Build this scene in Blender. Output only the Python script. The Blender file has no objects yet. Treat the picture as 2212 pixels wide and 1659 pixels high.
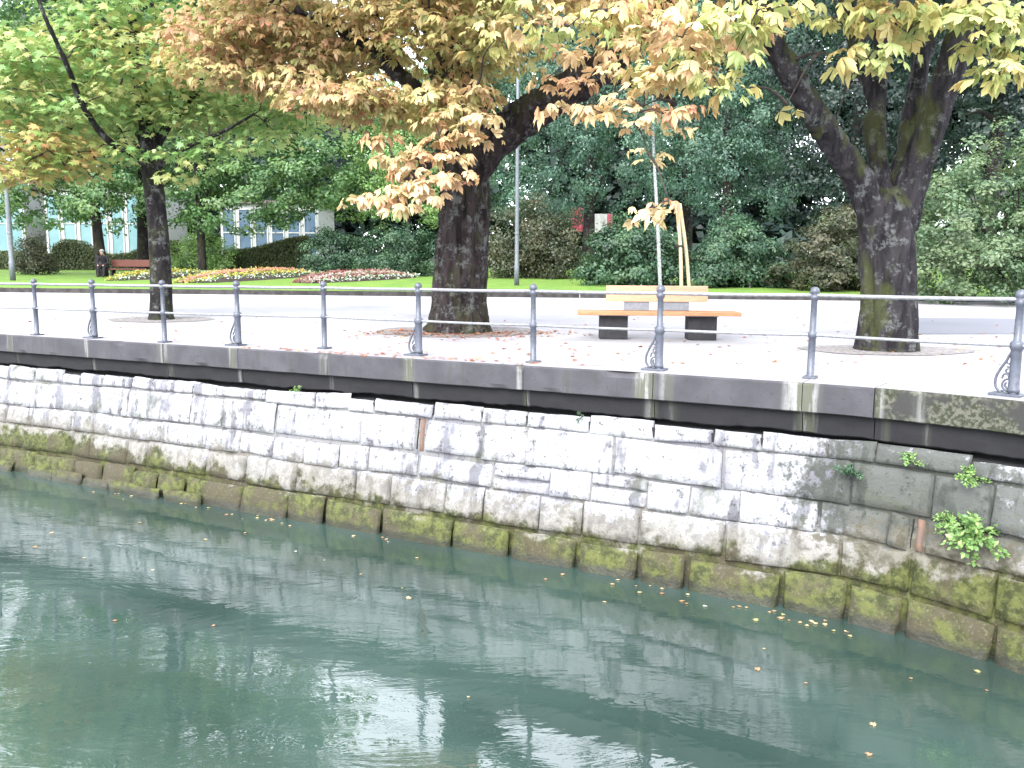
import bpy, bmesh, math, random
import numpy as np
from mathutils import Vector, Matrix, noise
rng = np.random.default_rng(7)
random.seed(7)
SC = bpy.context.scene
COL = SC.collection
R = math.radians

# ------------------------------------------------------------------ camera
FPX, CXP, CYP = 1805.0, 1106.0, 829.5          # photo measured on a 2212 x 1659 grid
CAMZ = 1.05
PITCH = math.atan((CYP - 594.0) / FPX)
ROLL = math.atan(12.0 / 2212.0)
FW = np.array([0, math.cos(PITCH), -math.sin(PITCH)])
UP0 = np.array([0, math.sin(PITCH), math.cos(PITCH)])
RT0 = np.array([1.0, 0, 0])
RT = RT0 * math.cos(ROLL) + UP0 * math.sin(ROLL)
UP = UP0 * math.cos(ROLL) - RT0 * math.sin(ROLL)
CAM = np.array([0, 0, CAMZ])
cd = bpy.data.cameras.new('camera'); cam = bpy.data.objects.new('camera', cd); COL.objects.link(cam)
cd.sensor_width = 36; cd.lens = 36 * FPX / 2212.0; cd.clip_end = 2000; cd.clip_start = 0.05
M = Matrix(((RT[0], UP[0], -FW[0], 0), (RT[1], UP[1], -FW[1], 0), (RT[2], UP[2], -FW[2], CAMZ), (0, 0, 0, 1)))
cam.matrix_world = M
SC.camera = cam

# ------------------------------------------------------------------ light
SUN_EL, SUN_AZ = R(41), R(204)      # azimuth clockwise from +y: the sun stands behind the camera, a little to the left
sd = bpy.data.lights.new('sun', 'SUN'); sun = bpy.data.objects.new('sun', sd); COL.objects.link(sun)
sd.energy = 1.5; sd.angle = R(35); sd.color = (1.0, 0.98, 0.95)
sv = Vector((math.sin(SUN_AZ) * math.cos(SUN_EL), math.cos(SUN_AZ) * math.cos(SUN_EL), math.sin(SUN_EL)))
sun.rotation_euler = sv.to_track_quat('Z', 'Y').to_euler()
W = bpy.data.worlds.new('World'); SC.world = W; W.use_nodes = True
wn, wl = W.node_tree.nodes, W.node_tree.links
wn.clear()
wo = wn.new('ShaderNodeOutputWorld'); bg = wn.new('ShaderNodeBackground'); sk = wn.new('ShaderNodeTexSky')
sk.sky_type = 'NISHITA'; sk.sun_disc = False; sk.sun_elevation = SUN_EL; sk.sun_rotation = SUN_AZ
sk.air_density = 1.0; sk.dust_density = 4.0; sk.ozone_density = 1.0
hsv = wn.new('ShaderNodeHueSaturation'); hsv.inputs['Saturation'].default_value = 0.35; hsv.inputs['Value'].default_value = 1.0
veil = wn.new('ShaderNodeMix'); veil.data_type = 'RGBA'; veil.inputs[0].default_value = 0.65      # even cloud veil over the clear sky
veil.inputs[7].default_value = (9.5, 9.9, 10.8, 1)
wl.new(sk.outputs[0], hsv.inputs['Color']); wl.new(hsv.outputs[0], veil.inputs[6]); wl.new(veil.outputs[2], bg.inputs['Color'])
bg.inputs['Strength'].default_value = 0.15
wl.new(bg.outputs[0], wo.inputs['Surface'])
vs = SC.view_settings
vs.view_transform = 'Standard'; vs.look = 'None'; vs.gamma = 1.0; vs.use_curve_mapping = False
vs.exposure = 2.15
SC.cycles.max_bounces = 6; SC.cycles.transparent_max_bounces = 6
SC.cycles.use_denoising = True

# ------------------------------------------------------------------ helpers
def ray(x, y): return FW + RT * (x - CXP) / FPX - UP * (y - CYP) / FPX
def at(x, y, Y):
    d = ray(x, y); return CAM + d * (Y / d[1])
def on_z(x, y, z):
    d = ray(x, y); return CAM + d * ((z - CAMZ) / d[2])
def project(P):
    v = np.asarray(P) - CAM
    zc = v @ FW
    return CXP + FPX * (v @ RT) / zc, CYP - FPX * (v @ UP) / zc, zc

def tag(o, label=None, cat=None, group=None, kind=None):
    if label: o['label'] = label
    if cat: o['category'] = cat
    if group: o['group'] = group
    if kind: o['kind'] = kind
    return o
def empty(name, loc=(0, 0, 0), rz=0.0):
    o = bpy.data.objects.new(name, None); COL.objects.link(o)
    o.location = Vector(loc); o.rotation_euler = (0, 0, rz); o.empty_display_size = 0.2
    return o
def link(name, me, mat=None, parent=None):
    o = bpy.data.objects.new(name, me); COL.objects.link(o)
    if mat is not None and not me.materials: me.materials.append(mat)
    if parent is not None: o.parent = parent
    return o
def wlink(name, me, mat, parent):
    """mesh given in world coordinates under a parent Empty that is not at the origin: shift it to local coordinates"""
    o = link(name, me, mat, parent)
    if parent is not None:
        o.matrix_parent_inverse = Matrix.Translation(-Vector(parent.location))
    return o
def mesh_np(name, V, F, smooth=False, attrs=None):
    """V (n,3), F list/array of equal-size polygons or list of mixed ones"""
    me = bpy.data.meshes.new(name)
    V = np.asarray(V, dtype=np.float32)
    if isinstance(F, np.ndarray):
        k = F.shape[1]; n = F.shape[0]
        me.vertices.add(len(V)); me.vertices.foreach_set('co', V.ravel())
        me.loops.add(n * k); me.loops.foreach_set('vertex_index', F.astype(np.int32).ravel())
        me.polygons.add(n)
        me.polygons.foreach_set('loop_start', np.arange(0, n * k, k, dtype=np.int32))
        me.polygons.foreach_set('loop_total', np.full(n, k, dtype=np.int32))
        if smooth: me.polygons.foreach_set('use_smooth', np.ones(n, dtype=bool))
        me.update(calc_edges=True)
    else:
        me.from_pydata([tuple(map(float, v)) for v in V], [], F)
        if smooth:
            me.polygons.foreach_set('use_smooth', np.ones(len(me.polygons), dtype=bool))
        me.update()
    if attrs:
        for an, arr in attrs.items():
            arr = np.asarray(arr, dtype=np.float32)
            if arr.ndim == 1:
                a = me.attributes.new(an, 'FLOAT', 'POINT'); a.data.foreach_set('value', arr)
            else:
                c4 = np.ones((len(arr), 4), dtype=np.float32); c4[:, :3] = arr
                a = me.color_attributes.new(an, 'FLOAT_COLOR', 'POINT'); a.data.foreach_set('color', c4.ravel())
    return me

class MB:
    """collects boxes, tubes and lathes into one mesh"""
    def __init__(s): s.V = []; s.F = []
    def add(s, V, F):
        b = len(s.V); s.V += [tuple(map(float, v)) for v in V]; s.F += [tuple(i + b for i in f) for f in F]
    def box(s, c, size, M3=None, bev=0.0):
        hx, hy, hz = [q / 2 for q in size]; c = np.asarray(c, float)
        if bev <= 0:
            V = [(x, y, z) for x in (-hx, hx) for y in (-hy, hy) for z in (-hz, hz)]
            F = [(0, 1, 3, 2), (4, 6, 7, 5), (0, 4, 5, 1), (2, 3, 7, 6), (0, 2, 6, 4), (1, 5, 7, 3)]
        else:
            bm = bmesh.new(); bmesh.ops.create_cube(bm, size=1.0)
            for v in bm.verts: v.co = Vector((v.co.x * size[0], v.co.y * size[1], v.co.z * size[2]))
            bmesh.ops.bevel(bm, geom=list(bm.edges), offset=bev, segments=2, affect='EDGES', profile=0.6)
            bm.verts.index_update()
            V = [tuple(v.co) for v in bm.verts]; F = [tuple(v.index for v in f.verts) for f in bm.faces]; bm.free()
        V = np.array(V)
        if M3 is not None: V = V @ np.asarray(M3).T
        s.add(V + c, F)
    def lathe(s, c, prof, n=12):
        V = []; F = []
        c = np.asarray(c, float)
        for r, z in prof:
            for k in range(n):
                a = 2 * math.pi * k / n; V.append((c[0] + r * math.cos(a), c[1] + r * math.sin(a), c[2] + z))
        for i in range(len(prof) - 1):
            for k in range(n):
                F.append((i * n + k, i * n + (k + 1) % n, (i + 1) * n + (k + 1) % n, (i + 1) * n + k))
        F.append(tuple(range(n - 1, -1, -1))); F.append(tuple((len(prof) - 1) * n + k for k in range(n)))
        s.add(V, F)
    def tube(s, P, rad, n=8, mod=None):
        V, F = tube_geo(P, rad, n, mod); s.add(V, F)
    def build(s, name, mat, parent=None, smooth=False):
        me = mesh_np(name, np.array(s.V), s.F, smooth)
        return link(name, me, mat, parent)
    def mesh(s, name, smooth=False): return mesh_np(name, np.array(s.V), s.F, smooth)

def catmull(P, n):
    P = np.asarray(P, float); Q = np.vstack([2 * P[0] - P[1], P, 2 * P[-1] - P[-2]]); out = []
    for i in range(1, len(Q) - 2):
        for t in np.linspace(0, 1, n, endpoint=False):
            a, b, c, d = Q[i - 1], Q[i], Q[i + 1], Q[i + 2]
            out.append(0.5 * ((2 * b) + (-a + c) * t + (2 * a - 5 * b + 4 * c - d) * t * t + (-a + 3 * b - 3 * c + d) * t ** 3))
    out.append(Q[-2]); return np.array(out)
def tube_geo(P, rad, n=8, mod=None):
    P = np.asarray(P, float); m = len(P); rad = np.broadcast_to(np.asarray(rad, float), (m,))
    T = np.gradient(P, axis=0); T /= np.linalg.norm(T, axis=1)[:, None] + 1e-9
    ref = np.array([0, 0, 1.0]) if abs(T[0][2]) < 0.9 else np.array([1.0, 0, 0])
    N = np.cross(T[0], ref); N /= np.linalg.norm(N)
    V = []; F = []
    for i in range(m):
        N = N - T[i] * (N @ T[i]); N /= np.linalg.norm(N) + 1e-9
        B = np.cross(T[i], N)
        for k in range(n):
            a = 2 * math.pi * k / n; r = rad[i]
            if mod is not None: r = r * mod(a, i / (m - 1), P[i])
            V.append(P[i] + (N * math.cos(a) + B * math.sin(a)) * r)
    for i in range(m - 1):
        for k in range(n):
            F.append((i * n + k, i * n + (k + 1) % n, (i + 1) * n + (k + 1) % n, (i + 1) * n + k))
    F.append(tuple(range(n - 1, -1, -1))); F.append(tuple((m - 1) * n + k for k in range(n)))
    return V, F

# ------------------------------------------------------------------ material kit
ALB = 0.6     # colours below were judged from the bright photograph; this brings them down to true reflectances
class NT:
    def __init__(s, name):
        s.m = bpy.data.materials.new(name); s.m.use_nodes = True
        s.n = s.m.node_tree.nodes; s.l = s.m.node_tree.links; s.n.clear()
        s.out = s.n.new('ShaderNodeOutputMaterial')
    def node(s, t, **kw):
        n = s.n.new(t)
        for k, v in kw.items():
            if k.startswith('i_'):
                n.inputs[k[2:].replace('_', ' ')].default_value = v
            else: setattr(n, k, v)
        return n
    def set(s, sock, v):
        if isinstance(v, bpy.types.NodeSocket): s.l.new(v, sock)
        elif isinstance(v, tuple) and len(v) == 3 and sock.type == 'RGBA': sock.default_value = (*v, 1)
        else: sock.default_value = v
    def pos(s, scale=(1, 1, 1), loc=(0, 0, 0)):
        g = s.n.new('ShaderNodeNewGeometry'); mp = s.n.new('ShaderNodeMapping')
        mp.inputs['Scale'].default_value = scale; mp.inputs['Location'].default_value = loc
        s.l.new(g.outputs['Position'], mp.inputs['Vector']); return mp.outputs[0]
    def sep(s):
        g = s.n.new('ShaderNodeNewGeometry'); p = s.n.new('ShaderNodeSeparateXYZ'); s.l.new(g.outputs['Position'], p.inputs[0]); return p.outputs
    def noise(s, vec=None, scale=5, detail=4, rough=0.55, dist=0.0):
        n = s.n.new('ShaderNodeTexNoise'); n.inputs['Scale'].default_value = scale; n.inputs['Detail'].default_value = detail
        n.inputs['Roughness'].default_value = rough; n.inputs['Distortion'].default_value = dist
        if vec is not None: s.l.new(vec, n.inputs['Vector'])
        return n.outputs['Fac']
    def voro(s, vec=None, scale=5, feature='F1'):
        n = s.n.new('ShaderNodeTexVoronoi'); n.feature = feature; n.inputs['Scale'].default_value = scale
        if vec is not None: s.l.new(vec, n.inputs['Vector'])
        return n.outputs['Distance']
    def math(s, op, a, b=0.0, c=None, clamp=False):
        n = s.n.new('ShaderNodeMath'); n.operation = op; n.use_clamp = clamp
        s.set(n.inputs[0], a); s.set(n.inputs[1], b)
        if c is not None: s.set(n.inputs[2], c)
        return n.outputs[0]
    def step(s, v, lo, hi, a=0.0, b=1.0):
        n = s.n.new('ShaderNodeMapRange'); n.interpolation_type = 'SMOOTHSTEP'
        s.set(n.inputs['Value'], v); s.set(n.inputs['From Min'], lo); s.set(n.inputs['From Max'], hi)
        s.set(n.inputs['To Min'], a); s.set(n.inputs['To Max'], b); return n.outputs[0]
    def mix(s, f, a, b, mode='MIX'):
        n = s.n.new('ShaderNodeMix'); n.data_type = 'RGBA'; n.blend_type = mode
        s.set(n.inputs['Factor'], f); s.set(n.inputs[6], a); s.set(n.inputs[7], b); return n.outputs[2]
    def attr(s, name, out='Fac'):
        n = s.n.new('ShaderNodeAttribute'); n.attribute_name = name; return n.outputs[out]
    def bump(s, h, strength=0.3, dist=0.02, normal=None):
        n = s.n.new('ShaderNodeBump'); n.inputs['Strength'].default_value = strength; n.inputs['Distance'].default_value = dist
        s.l.new(h, n.inputs['Height'])
        if normal is not None: s.l.new(normal, n.inputs['Normal'])
        return n.outputs[0]
    def principled(s, col, rough=0.8, normal=None, spec=0.3, metal=0.0):
        p = s.n.new('ShaderNodeBsdfPrincipled'); s.set(p.inputs['Base Color'], s.mix(1.0, col, (ALB, ALB, ALB), 'MULTIPLY')); s.set(p.inputs['Roughness'], rough)
        p.inputs['Specular IOR Level'].default_value = spec; p.inputs['Metallic'].default_value = metal
        if normal is not None: s.l.new(normal, p.inputs['Normal'])
        s.l.new(p.outputs[0], s.out.inputs['Surface']); return p

def simple(name, c1, c2, scale=8, rough=0.7, spec=0.3, metal=0.0, bs=0.2, bd=0.01, stretch=(1, 1, 1)):
    t = NT(name); v = t.pos(stretch); n = t.noise(v, scale, 5)
    t.principled(t.mix(t.step(n, 0.35, 0.65), c1, c2), rough, t.bump(t.noise(v, scale * 3, 3), bs, bd), spec, metal)
    return t.m

# leaves: colour of each leaf from an attribute, or from the object colour for single leaves
def leaf_mat(name, source, trans=0.42):
    t = NT(name)
    if source == 'attr': c = t.attr('leafcol', 'Color')
    else:
        oi = t.n.new('ShaderNodeObjectInfo'); c = oi.outputs['Color']
    c = t.mix(1.0, c, (ALB * 1.5, ALB * 1.5, ALB * 1.5), 'MULTIPLY')
    d = t.node('ShaderNodeBsdfDiffuse'); tr = t.node('ShaderNodeBsdfTranslucent'); g = t.node('ShaderNodeBsdfGlossy')
    g.inputs['Roughness'].default_value = 0.45
    t.l.new(c, d.inputs['Color'])
    c2 = t.mix(1.0, c, (1.0, 1.0, 0.8), 'MULTIPLY'); t.l.new(c2, tr.inputs['Color'])
    a = t.node('ShaderNodeMixShader'); a.inputs[0].default_value = trans
    t.l.new(d.outputs[0], a.inputs[1]); t.l.new(tr.outputs[0], a.inputs[2])
    b = t.node('ShaderNodeMixShader'); b.inputs[0].default_value = 0.025
    t.l.new(a.outputs[0], b.inputs[1]); t.l.new(g.outputs[0], b.inputs[2])
    t.l.new(b.outputs[0], t.out.inputs['Surface'])
    return t.m
M_LEAF = leaf_mat('leaf_tissue', 'attr'); M_LEAF1 = leaf_mat('single_leaf_tissue', 'obj')

# limestone blocks of the quay wall: white stone, grey runs, brown tide band, moss towards the water line
def stone_material(name, mortar=False):
    t = NT(name); s = t.sep(); p = t.pos()
    n1 = t.noise(p, 2.2, 6, 0.62); n2 = t.noise(p, 9, 6, 0.65); n3 = t.noise(t.pos((5.5, 5.5, 0.8)), 1.0, 5, 0.6); n4 = t.noise(p, 38, 4, 0.6)
    oi = t.n.new('ShaderNodeObjectInfo'); rnd = oi.outputs['Random']
    white = t.mix(rnd, (0.50, 0.51, 0.535), (0.36, 0.365, 0.385)) if not mortar else (0.22, 0.218, 0.22)
    c = t.mix(t.math('MULTIPLY', t.step(n2, 0.52, 0.66), 0.55), white, (0.24, 0.24, 0.26))
    c = t.mix(t.math('MULTIPLY', t.step(t.math('ADD', n3, t.math('MULTIPLY', t.math('SUBTRACT', n2, 0.5), 0.35)), 0.50, 0.63), 0.72), c, (0.085, 0.083, 0.105))
    c = t.mix(t.math('MULTIPLY', t.step(t.noise(t.pos((1, 1, 0.7), (9.1, 2.0, 0.3)), 1.1, 5, 0.65), 0.50, 0.64), 0.62), c, (0.19, 0.19, 0.225))
    c = t.mix(t.math('MULTIPLY', t.step(t.math('ADD', n4, t.math('MULTIPLY', n2, 0.7)), 0.94, 1.06), 0.75), c, (0.05, 0.05, 0.046))
    # dark growth spreading over the wall where it turns
    dx = t.math('SUBTRACT', s[0], 3.75); dz = t.math('ADD', s[2], 1.05)
    rr = t.math('SQRT', t.math('ADD', t.math('MULTIPLY', t.math('MULTIPLY', dx, dx), 1.3), t.math('MULTIPLY', t.math('MULTIPLY', dz, dz), 1.6)))
    g = t.step(t.math('ADD', rr, t.math('MULTIPLY', t.math('SUBTRACT', n2, 0.5), 2.4)), 0.75, 1.15, 1.0, 0.0)
    c = t.mix(t.math('MULTIPLY', g, 0.82), c, (0.035, 0.042, 0.028))
    # second, lighter patches of grey green algae
    c = t.mix(t.math('MULTIPLY', t.step(t.noise(t.pos((1, 1, 1), (4.2, 1.0, 3.3)), 1.5, 6, 0.7), 0.54, 0.66), 0.6), c, (0.085, 0.095, 0.062))
    # tide band and moss: height of the line wanders
    lift = t.math('MULTIPLY', t.step(s[0], -8.0, -1.0, 0.24, 0.0), 1.0)
    lift = t.math('ADD', lift, t.step(s[0], 2.6, 4.3, 0.0, 0.34))
    h = t.math('SUBTRACT', t.math('ADD', s[2], t.math('MULTIPLY', t.math('SUBTRACT', n1, 0.5), 0.95)), lift)
    hb = t.math('ADD', h, t.math('MULTIPLY', t.math('SUBTRACT', n2, 0.5), 0.9))
    brown = t.step(hb, -1.62, -1.42, 1.0, 0.0)
    c = t.mix(t.math('MULTIPLY', brown, 0.70), c, t.mix(t.step(n2, 0.4, 0.6), (0.10, 0.088, 0.060), (0.22, 0.205, 0.165)))
    hm = t.math('ADD', h, t.math('MULTIPLY', t.math('SUBTRACT', n2, 0.5), 0.5))
    moss = t.step(hm, -1.90, -1.74, 1.0, 0.0)
    mc = t.mix(t.step(n2, 0.38, 0.62), (0.030, 0.038, 0.008), (0.098, 0.112, 0.022))
    mc = t.mix(t.step(t.noise(t.pos((1, 1, 1), (3.0, 7.0, 1.0)), 1.7, 5, 0.65), 0.46, 0.60), mc, (0.060, 0.052, 0.028))
    mc = t.mix(t.math('MULTIPLY', t.step(n4, 0.55, 0.68), 0.40), mc, (0.20, 0.195, 0.125))
    c = t.mix(t.math('MULTIPLY', moss, 0.93), c, mc)
    wet = t.step(t.math('ADD', s[2], t.math('MULTIPLY', t.math('SUBTRACT', n2, 0.5), 0.12)), -2.17, -2.09, 1.0, 0.0)
    c = t.mix(t.math('MULTIPLY', wet, 0.8), c, (0.022, 0.024, 0.016))
    hgt = t.math('ADD', t.math('MULTIPLY', n2, 0.7), t.math('MULTIPLY', n4, 0.35))
    t.principled(c, t.math('SUBTRACT', 0.92, t.math('MULTIPLY', wet, 0.5)), t.bump(hgt, 0.75, 0.03), 0.25)
    return t.m
M_STONE = stone_material('quay_limestone'); M_MORTAR = stone_material('quay_mortar', True)

def coping_material(name, mossy):
    t = NT(name); p = t.pos(); n1 = t.noise(p, 3, 5); n2 = t.noise(p, 24, 4, 0.65); n3 = t.noise(t.pos((14, 14, 1.2)), 1.0, 4)
    c = t.mix(t.step(n1, 0.3, 0.7), (0.058, 0.057, 0.067), (0.084, 0.082, 0.094))
    c = t.mix(t.math('MULTIPLY', t.step(n2, 0.56, 0.72), 0.5), c, (0.024, 0.024, 0.025))
    c = t.mix(t.math('MULTIPLY', t.step(n3, 0.55, 0.7), 0.45), c, (0.052, 0.056, 0.040))
    if mossy is None: c = t.mix(0.85, c, (0.006, 0.006, 0.008))  # ledge: dark stain plus the overhang's shade, both put into the colour
    if mossy:
        c = t.mix(t.step(n2, 0.42, 0.56), (0.12, 0.12, 0.095), (0.034, 0.040, 0.022))
        c = t.mix(t.step(n1, 0.5, 0.62), c, (0.042, 0.042, 0.040))
    d = t.attr('drip'); dm = t.math('MULTIPLY', d, t.step(t.math('ADD', n3, t.math('MULTIPLY', n2, 0.4)), 0.45, 0.75, 1.0, 0.55))
    c = t.mix(dm, c, t.mix(t.step(n3, 0.44, 0.52), (0.36, 0.36, 0.35), (0.15, 0.165, 0.10)))
    t.principled(c, 0.85, t.bump(n2, 0.3, 0.01), 0.3)
    return t.m
M_COP = coping_material('weathered_coping', False); M_LEDGE = coping_material('stained_shaded_ledge', None); M_COPM = coping_material('mossy_coping', True)
def deck_material(name, base, dark, sc):
    t = NT(name); p = t.pos(); n1 = t.noise(p, 0.35, 6, 0.6); n2 = t.noise(p, sc, 4, 0.7); n3 = t.noise(t.pos((0.25, 1.0, 1)), 1.6, 5, 0.6)
    c = t.mix(t.math('MULTIPLY', t.step(n1, 0.45, 0.68), 0.5), base, dark)
    c = t.mix(t.math('MULTIPLY', t.step(n3, 0.56, 0.72), 0.45), c, dark)
    c = t.mix(t.math('MULTIPLY', t.step(n2, 0.45, 0.7), 0.35), c, dark)
    t.principled(c, 0.9, t.bump(n2, 0.25, 0.006), 0.25); return t.m
M_DECK = deck_material('pale_rolled_gravel', (0.42, 0.415, 0.44), (0.27, 0.258, 0.285), 60)
M_COPTOP = deck_material('worn_coping_top', (0.36, 0.345, 0.37), (0.19, 0.18, 0.195), 40)
M_SOIL = simple('bare_soil_and_grit', (0.15, 0.13, 0.12), (0.34, 0.325, 0.33), 14, 0.95)
M_DECKSHADE = deck_material('tree_shade_grey', (0.20, 0.205, 0.235), (0.15, 0.155, 0.18), 80)  # bluish grey for the tree shade painted on the deck
M_KERB = simple('granite_kerb', (0.030, 0.026, 0.025), (0.065, 0.06, 0.058), 5, 0.85)
t = NT('mown_grass'); p = t.pos(); n = t.noise(p, 1.2, 6, 0.6); n2 = t.noise(p, 30, 3, 0.7)
c = t.mix(t.step(n, 0.35, 0.65), (0.13, 0.26, 0.045), (0.22, 0.32, 0.055)); c = t.mix(t.step(n2, 0.4, 0.65), c, (0.10, 0.20, 0.03))
t.principled(c, 0.9, t.bump(n2, 0.6, 0.03), 0.2); M_GRASS = t.m
# water: green lake water, mostly its own turbid colour, with small wind ripples
t = NT('lake_water'); p = t.pos((1, 1, 1)); pr = t.pos((0.55, 1.0, 1))
w1 = t.noise(pr, 1.1, 4, 0.55, 0.9); w2 = t.noise(t.pos((0.30, 1.0, 1)), 4.5, 4, 0.6, 1.2); w3 = t.noise(t.pos(), 0.4, 2)
n1 = t.noise(p, 0.5, 4)
cw = t.mix(t.step(n1, 0.35, 0.65), (0.030, 0.056, 0.047), (0.048, 0.084, 0.072))
nb = t.bump(w1, 0.12, 0.06); nb = t.bump(t.math('MULTIPLY', w2, t.step(w3, 0.40, 0.62, 0.35, 1.0)), 0.13, 0.02, nb)
pw = t.principled(cw, 0.0, nb, 0.5); pw.inputs['IOR'].default_value = 1.75
M_WATER = t.m
def bark(name, dark, mid, lich, moss_amt=0.3, zs=0.35, sc=9):
    t = NT(name); p = t.pos((1, 1, zs)); n1 = t.noise(p, sc, 6, 0.65, 0.4); n2 = t.noise(t.pos(), 5, 6, 0.7); n3 = t.noise(t.pos((1, 1, 0.5)), 2.2, 5, 0.6)
    n5 = t.noise(t.pos(), 26, 4, 0.7)
    c = t.mix(t.step(n1, 0.36, 0.62), dark, mid)
    c = t.mix(t.math('MULTIPLY', t.step(t.math('ADD', n2, t.math('MULTIPLY', n5, 0.35)), 0.70, 0.82), 0.85), c, lich)
    g = t.n.new('ShaderNodeNewGeometry'); sx = t.n.new('ShaderNodeSeparateXYZ'); t.l.new(g.outputs['Normal'], sx.inputs[0])
    mo = t.math('MULTIPLY', t.step(t.math('ADD', n3, t.math('MULTIPLY', sx.outputs[2], 0.16)), 0.50, 0.62), moss_amt)
    c = t.mix(mo, c, (0.07, 0.085, 0.02))
    h = t.math('ADD', t.math('MULTIPLY', n1, 1.0), t.math('MULTIPLY', n5, 0.4))
    t.principled(c, 0.95, t.bump(h, 0.9, 0.05), 0.15); return t.m
M_BARK1 = bark('young_maple_bark', (0.012, 0.011, 0.012), (0.032, 0.029, 0.029), (0.150, 0.158, 0.158), 0.25)
M_BARK2 = bark('furrowed_chestnut_bark', (0.020, 0.015, 0.016), (0.056, 0.044, 0.046), (0.150, 0.158, 0.154), 0.28, 0.22, 8)
M_BARK3 = bark('mossy_chestnut_bark', (0.016, 0.015, 0.018), (0.046, 0.042, 0.048), (0.142, 0.150, 0.150), 0.55, 0.25, 8)
M_BARKB = bark('dark_background_bark', (0.012, 0.010, 0.010), (0.035, 0.03, 0.03), (0.07, 0.07, 0.07), 0.2)
M_TWIG = simple('twig_bark', (0.03, 0.022, 0.02), (0.07, 0.055, 0.05), 20, 0.9)
t = NT('painted_railing_steel'); p = t.pos(); n = t.noise(p, 30, 4, 0.7)
t.principled(t.mix(t.step(n, 0.35, 0.7), (0.10, 0.114, 0.152), (0.060, 0.068, 0.092)), 0.45, t.bump(n, 0.15, 0.003), 0.5); M_POST = t.m
M_RAIL = simple('galvanised_rail_tube', (0.34, 0.35, 0.37), (0.22, 0.23, 0.25), 25, 0.4, 0.5, 0.15)
def wood(name, a, b):
    t = NT(name); p = t.pos((1.0, 9, 9)); n = t.noise(p, 3.2, 6, 0.6, 1.2)
    t.principled(t.mix(t.step(n, 0.35, 0.65), a, b), 0.55, t.bump(n, 0.25, 0.004), 0.35); return t.m
M_WOODL = wood('larch_board', (0.76, 0.47, 0.31), (0.66, 0.37, 0.22)); M_WOODR = wood('oiled_seat_board', (0.56, 0.29, 0.14), (0.42, 0.19, 0.085))
M_WOODRED = wood('red_bench_paint', (0.13, 0.03, 0.016), (0.09, 0.022, 0.012))
M_PED = simple('dark_basalt_concrete', (0.016, 0.016, 0.019), (0.028, 0.028, 0.032), 12, 0.7)
M_STEEL = simple('brushed_bracket_steel', (0.24, 0.255, 0.285), (0.30, 0.315, 0.345), 20, 0.4, 0.5, 0.5)
M_LAMP = simple('lamp_post_grey', (0.12, 0.14, 0.16), (0.16, 0.18, 0.20), 9, 0.5, 0.5)
M_RUST = simple('rusty_brick', (0.22, 0.12, 0.085), (0.16, 0.12, 0.10), 20, 0.9)
M_STAKE = wood('peeled_pine_stake', (0.62, 0.50, 0.34), (0.50, 0.38, 0.24))
M_BIRCH = simple('pale_sapling_bark', (0.48, 0.50, 0.50), (0.177, 0.187, 0.187), 18, 0.8)
M_RUBBER = simple('black_tie', (0.012, 0.012, 0.012), (0.02, 0.02, 0.02), 10, 0.7)
M_WHITE = simple('white_render', (0.5, 0.51, 0.51), (0.44, 0.45, 0.46), 3, 0.8)
M_GLASS = simple('pale_green_glass', (0.13, 0.27, 0.30), (0.19, 0.33, 0.36), 0.6, 0.4, 0.35)
M_ROOFD = simple('dark_roof', (0.16, 0.12, 0.13), (0.22, 0.17, 0.17), 4, 0.8)
M_BLUE = simple('blue_glazing', (0.06, 0.11, 0.18), (0.09, 0.15, 0.22), 1.0, 0.4, 0.35)
M_PINK = simple('pink_red_cloth', (0.72, 0.13, 0.24), (0.62, 0.08, 0.12), 3, 0.8)
M_WCLOTH = simple('white_cloth', (0.78, 0.78, 0.78), (0.70, 0.69, 0.70), 3, 0.8)
M_EARTH = simple('flower_bed_earth', (0.035, 0.026, 0.02), (0.06, 0.045, 0.035), 12, 0.95)
M_HCORE = simple('hedge_wood', (0.018, 0.022, 0.012), (0.035, 0.04, 0.02), 7, 0.95)
M_CLOTH = simple('dark_jacket', (0.010, 0.009, 0.013), (0.02, 0.018, 0.022), 12, 0.9)
M_SKIN = simple('skin', (0.48, 0.29, 0.21), (0.44, 0.26, 0.19), 12, 0.6)
M_HAIR = simple('grey_hair', (0.22, 0.20, 0.19), (0.30, 0.28, 0.27), 20, 0.8)

# ------------------------------------------------------------------ the line of the quay
ZW = -2.22
line = np.array([(-8.74, 14.25), (1.59, 8.99)]); dirL = (line[0] - line[1]); dirL /= np.linalg.norm(dirL)
ctrl = [line[1] + dirL * d for d in (26, 20, 15, 11.59, 8, 5, 2.5, 0.9)] + [(1.59, 8.99), (2.94, 8.24), (3.46, 7.90), (3.95, 7.49), (4.38, 7.05), (4.80, 6.48), (5.15, 5.80), (5.42, 5.0), (5.6, 4.0), (5.7, 2.6), (5.72, 1.0)]
fine = catmull(ctrl, 40)
seg = np.linalg.norm(np.diff(fine, axis=0), axis=1); ARC = np.concatenate([[0], np.cumsum(seg)])
ULEN = ARC[-1]
def Cuv(u):
    u = np.asarray(u, float)
    return np.stack([np.interp(u, ARC, fine[:, 0]), np.interp(u, ARC, fine[:, 1])], -1)
def Nuv(u):
    a = Cuv(np.asarray(u) - 0.12); b = Cuv(np.asarray(u) + 0.12); T = b - a; T /= np.linalg.norm(T, axis=-1, keepdims=True) + 1e-9
    return np.stack([T[..., 1], -T[..., 0]], -1)          # points to the water
def Wp(u, o, z):
    c = Cuv(u) + Nuv(u) * np.asarray(o)[..., None]; return np.concatenate([c, np.broadcast_to(np.asarray(z, float), c.shape[:-1])[..., None]], -1)
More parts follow.
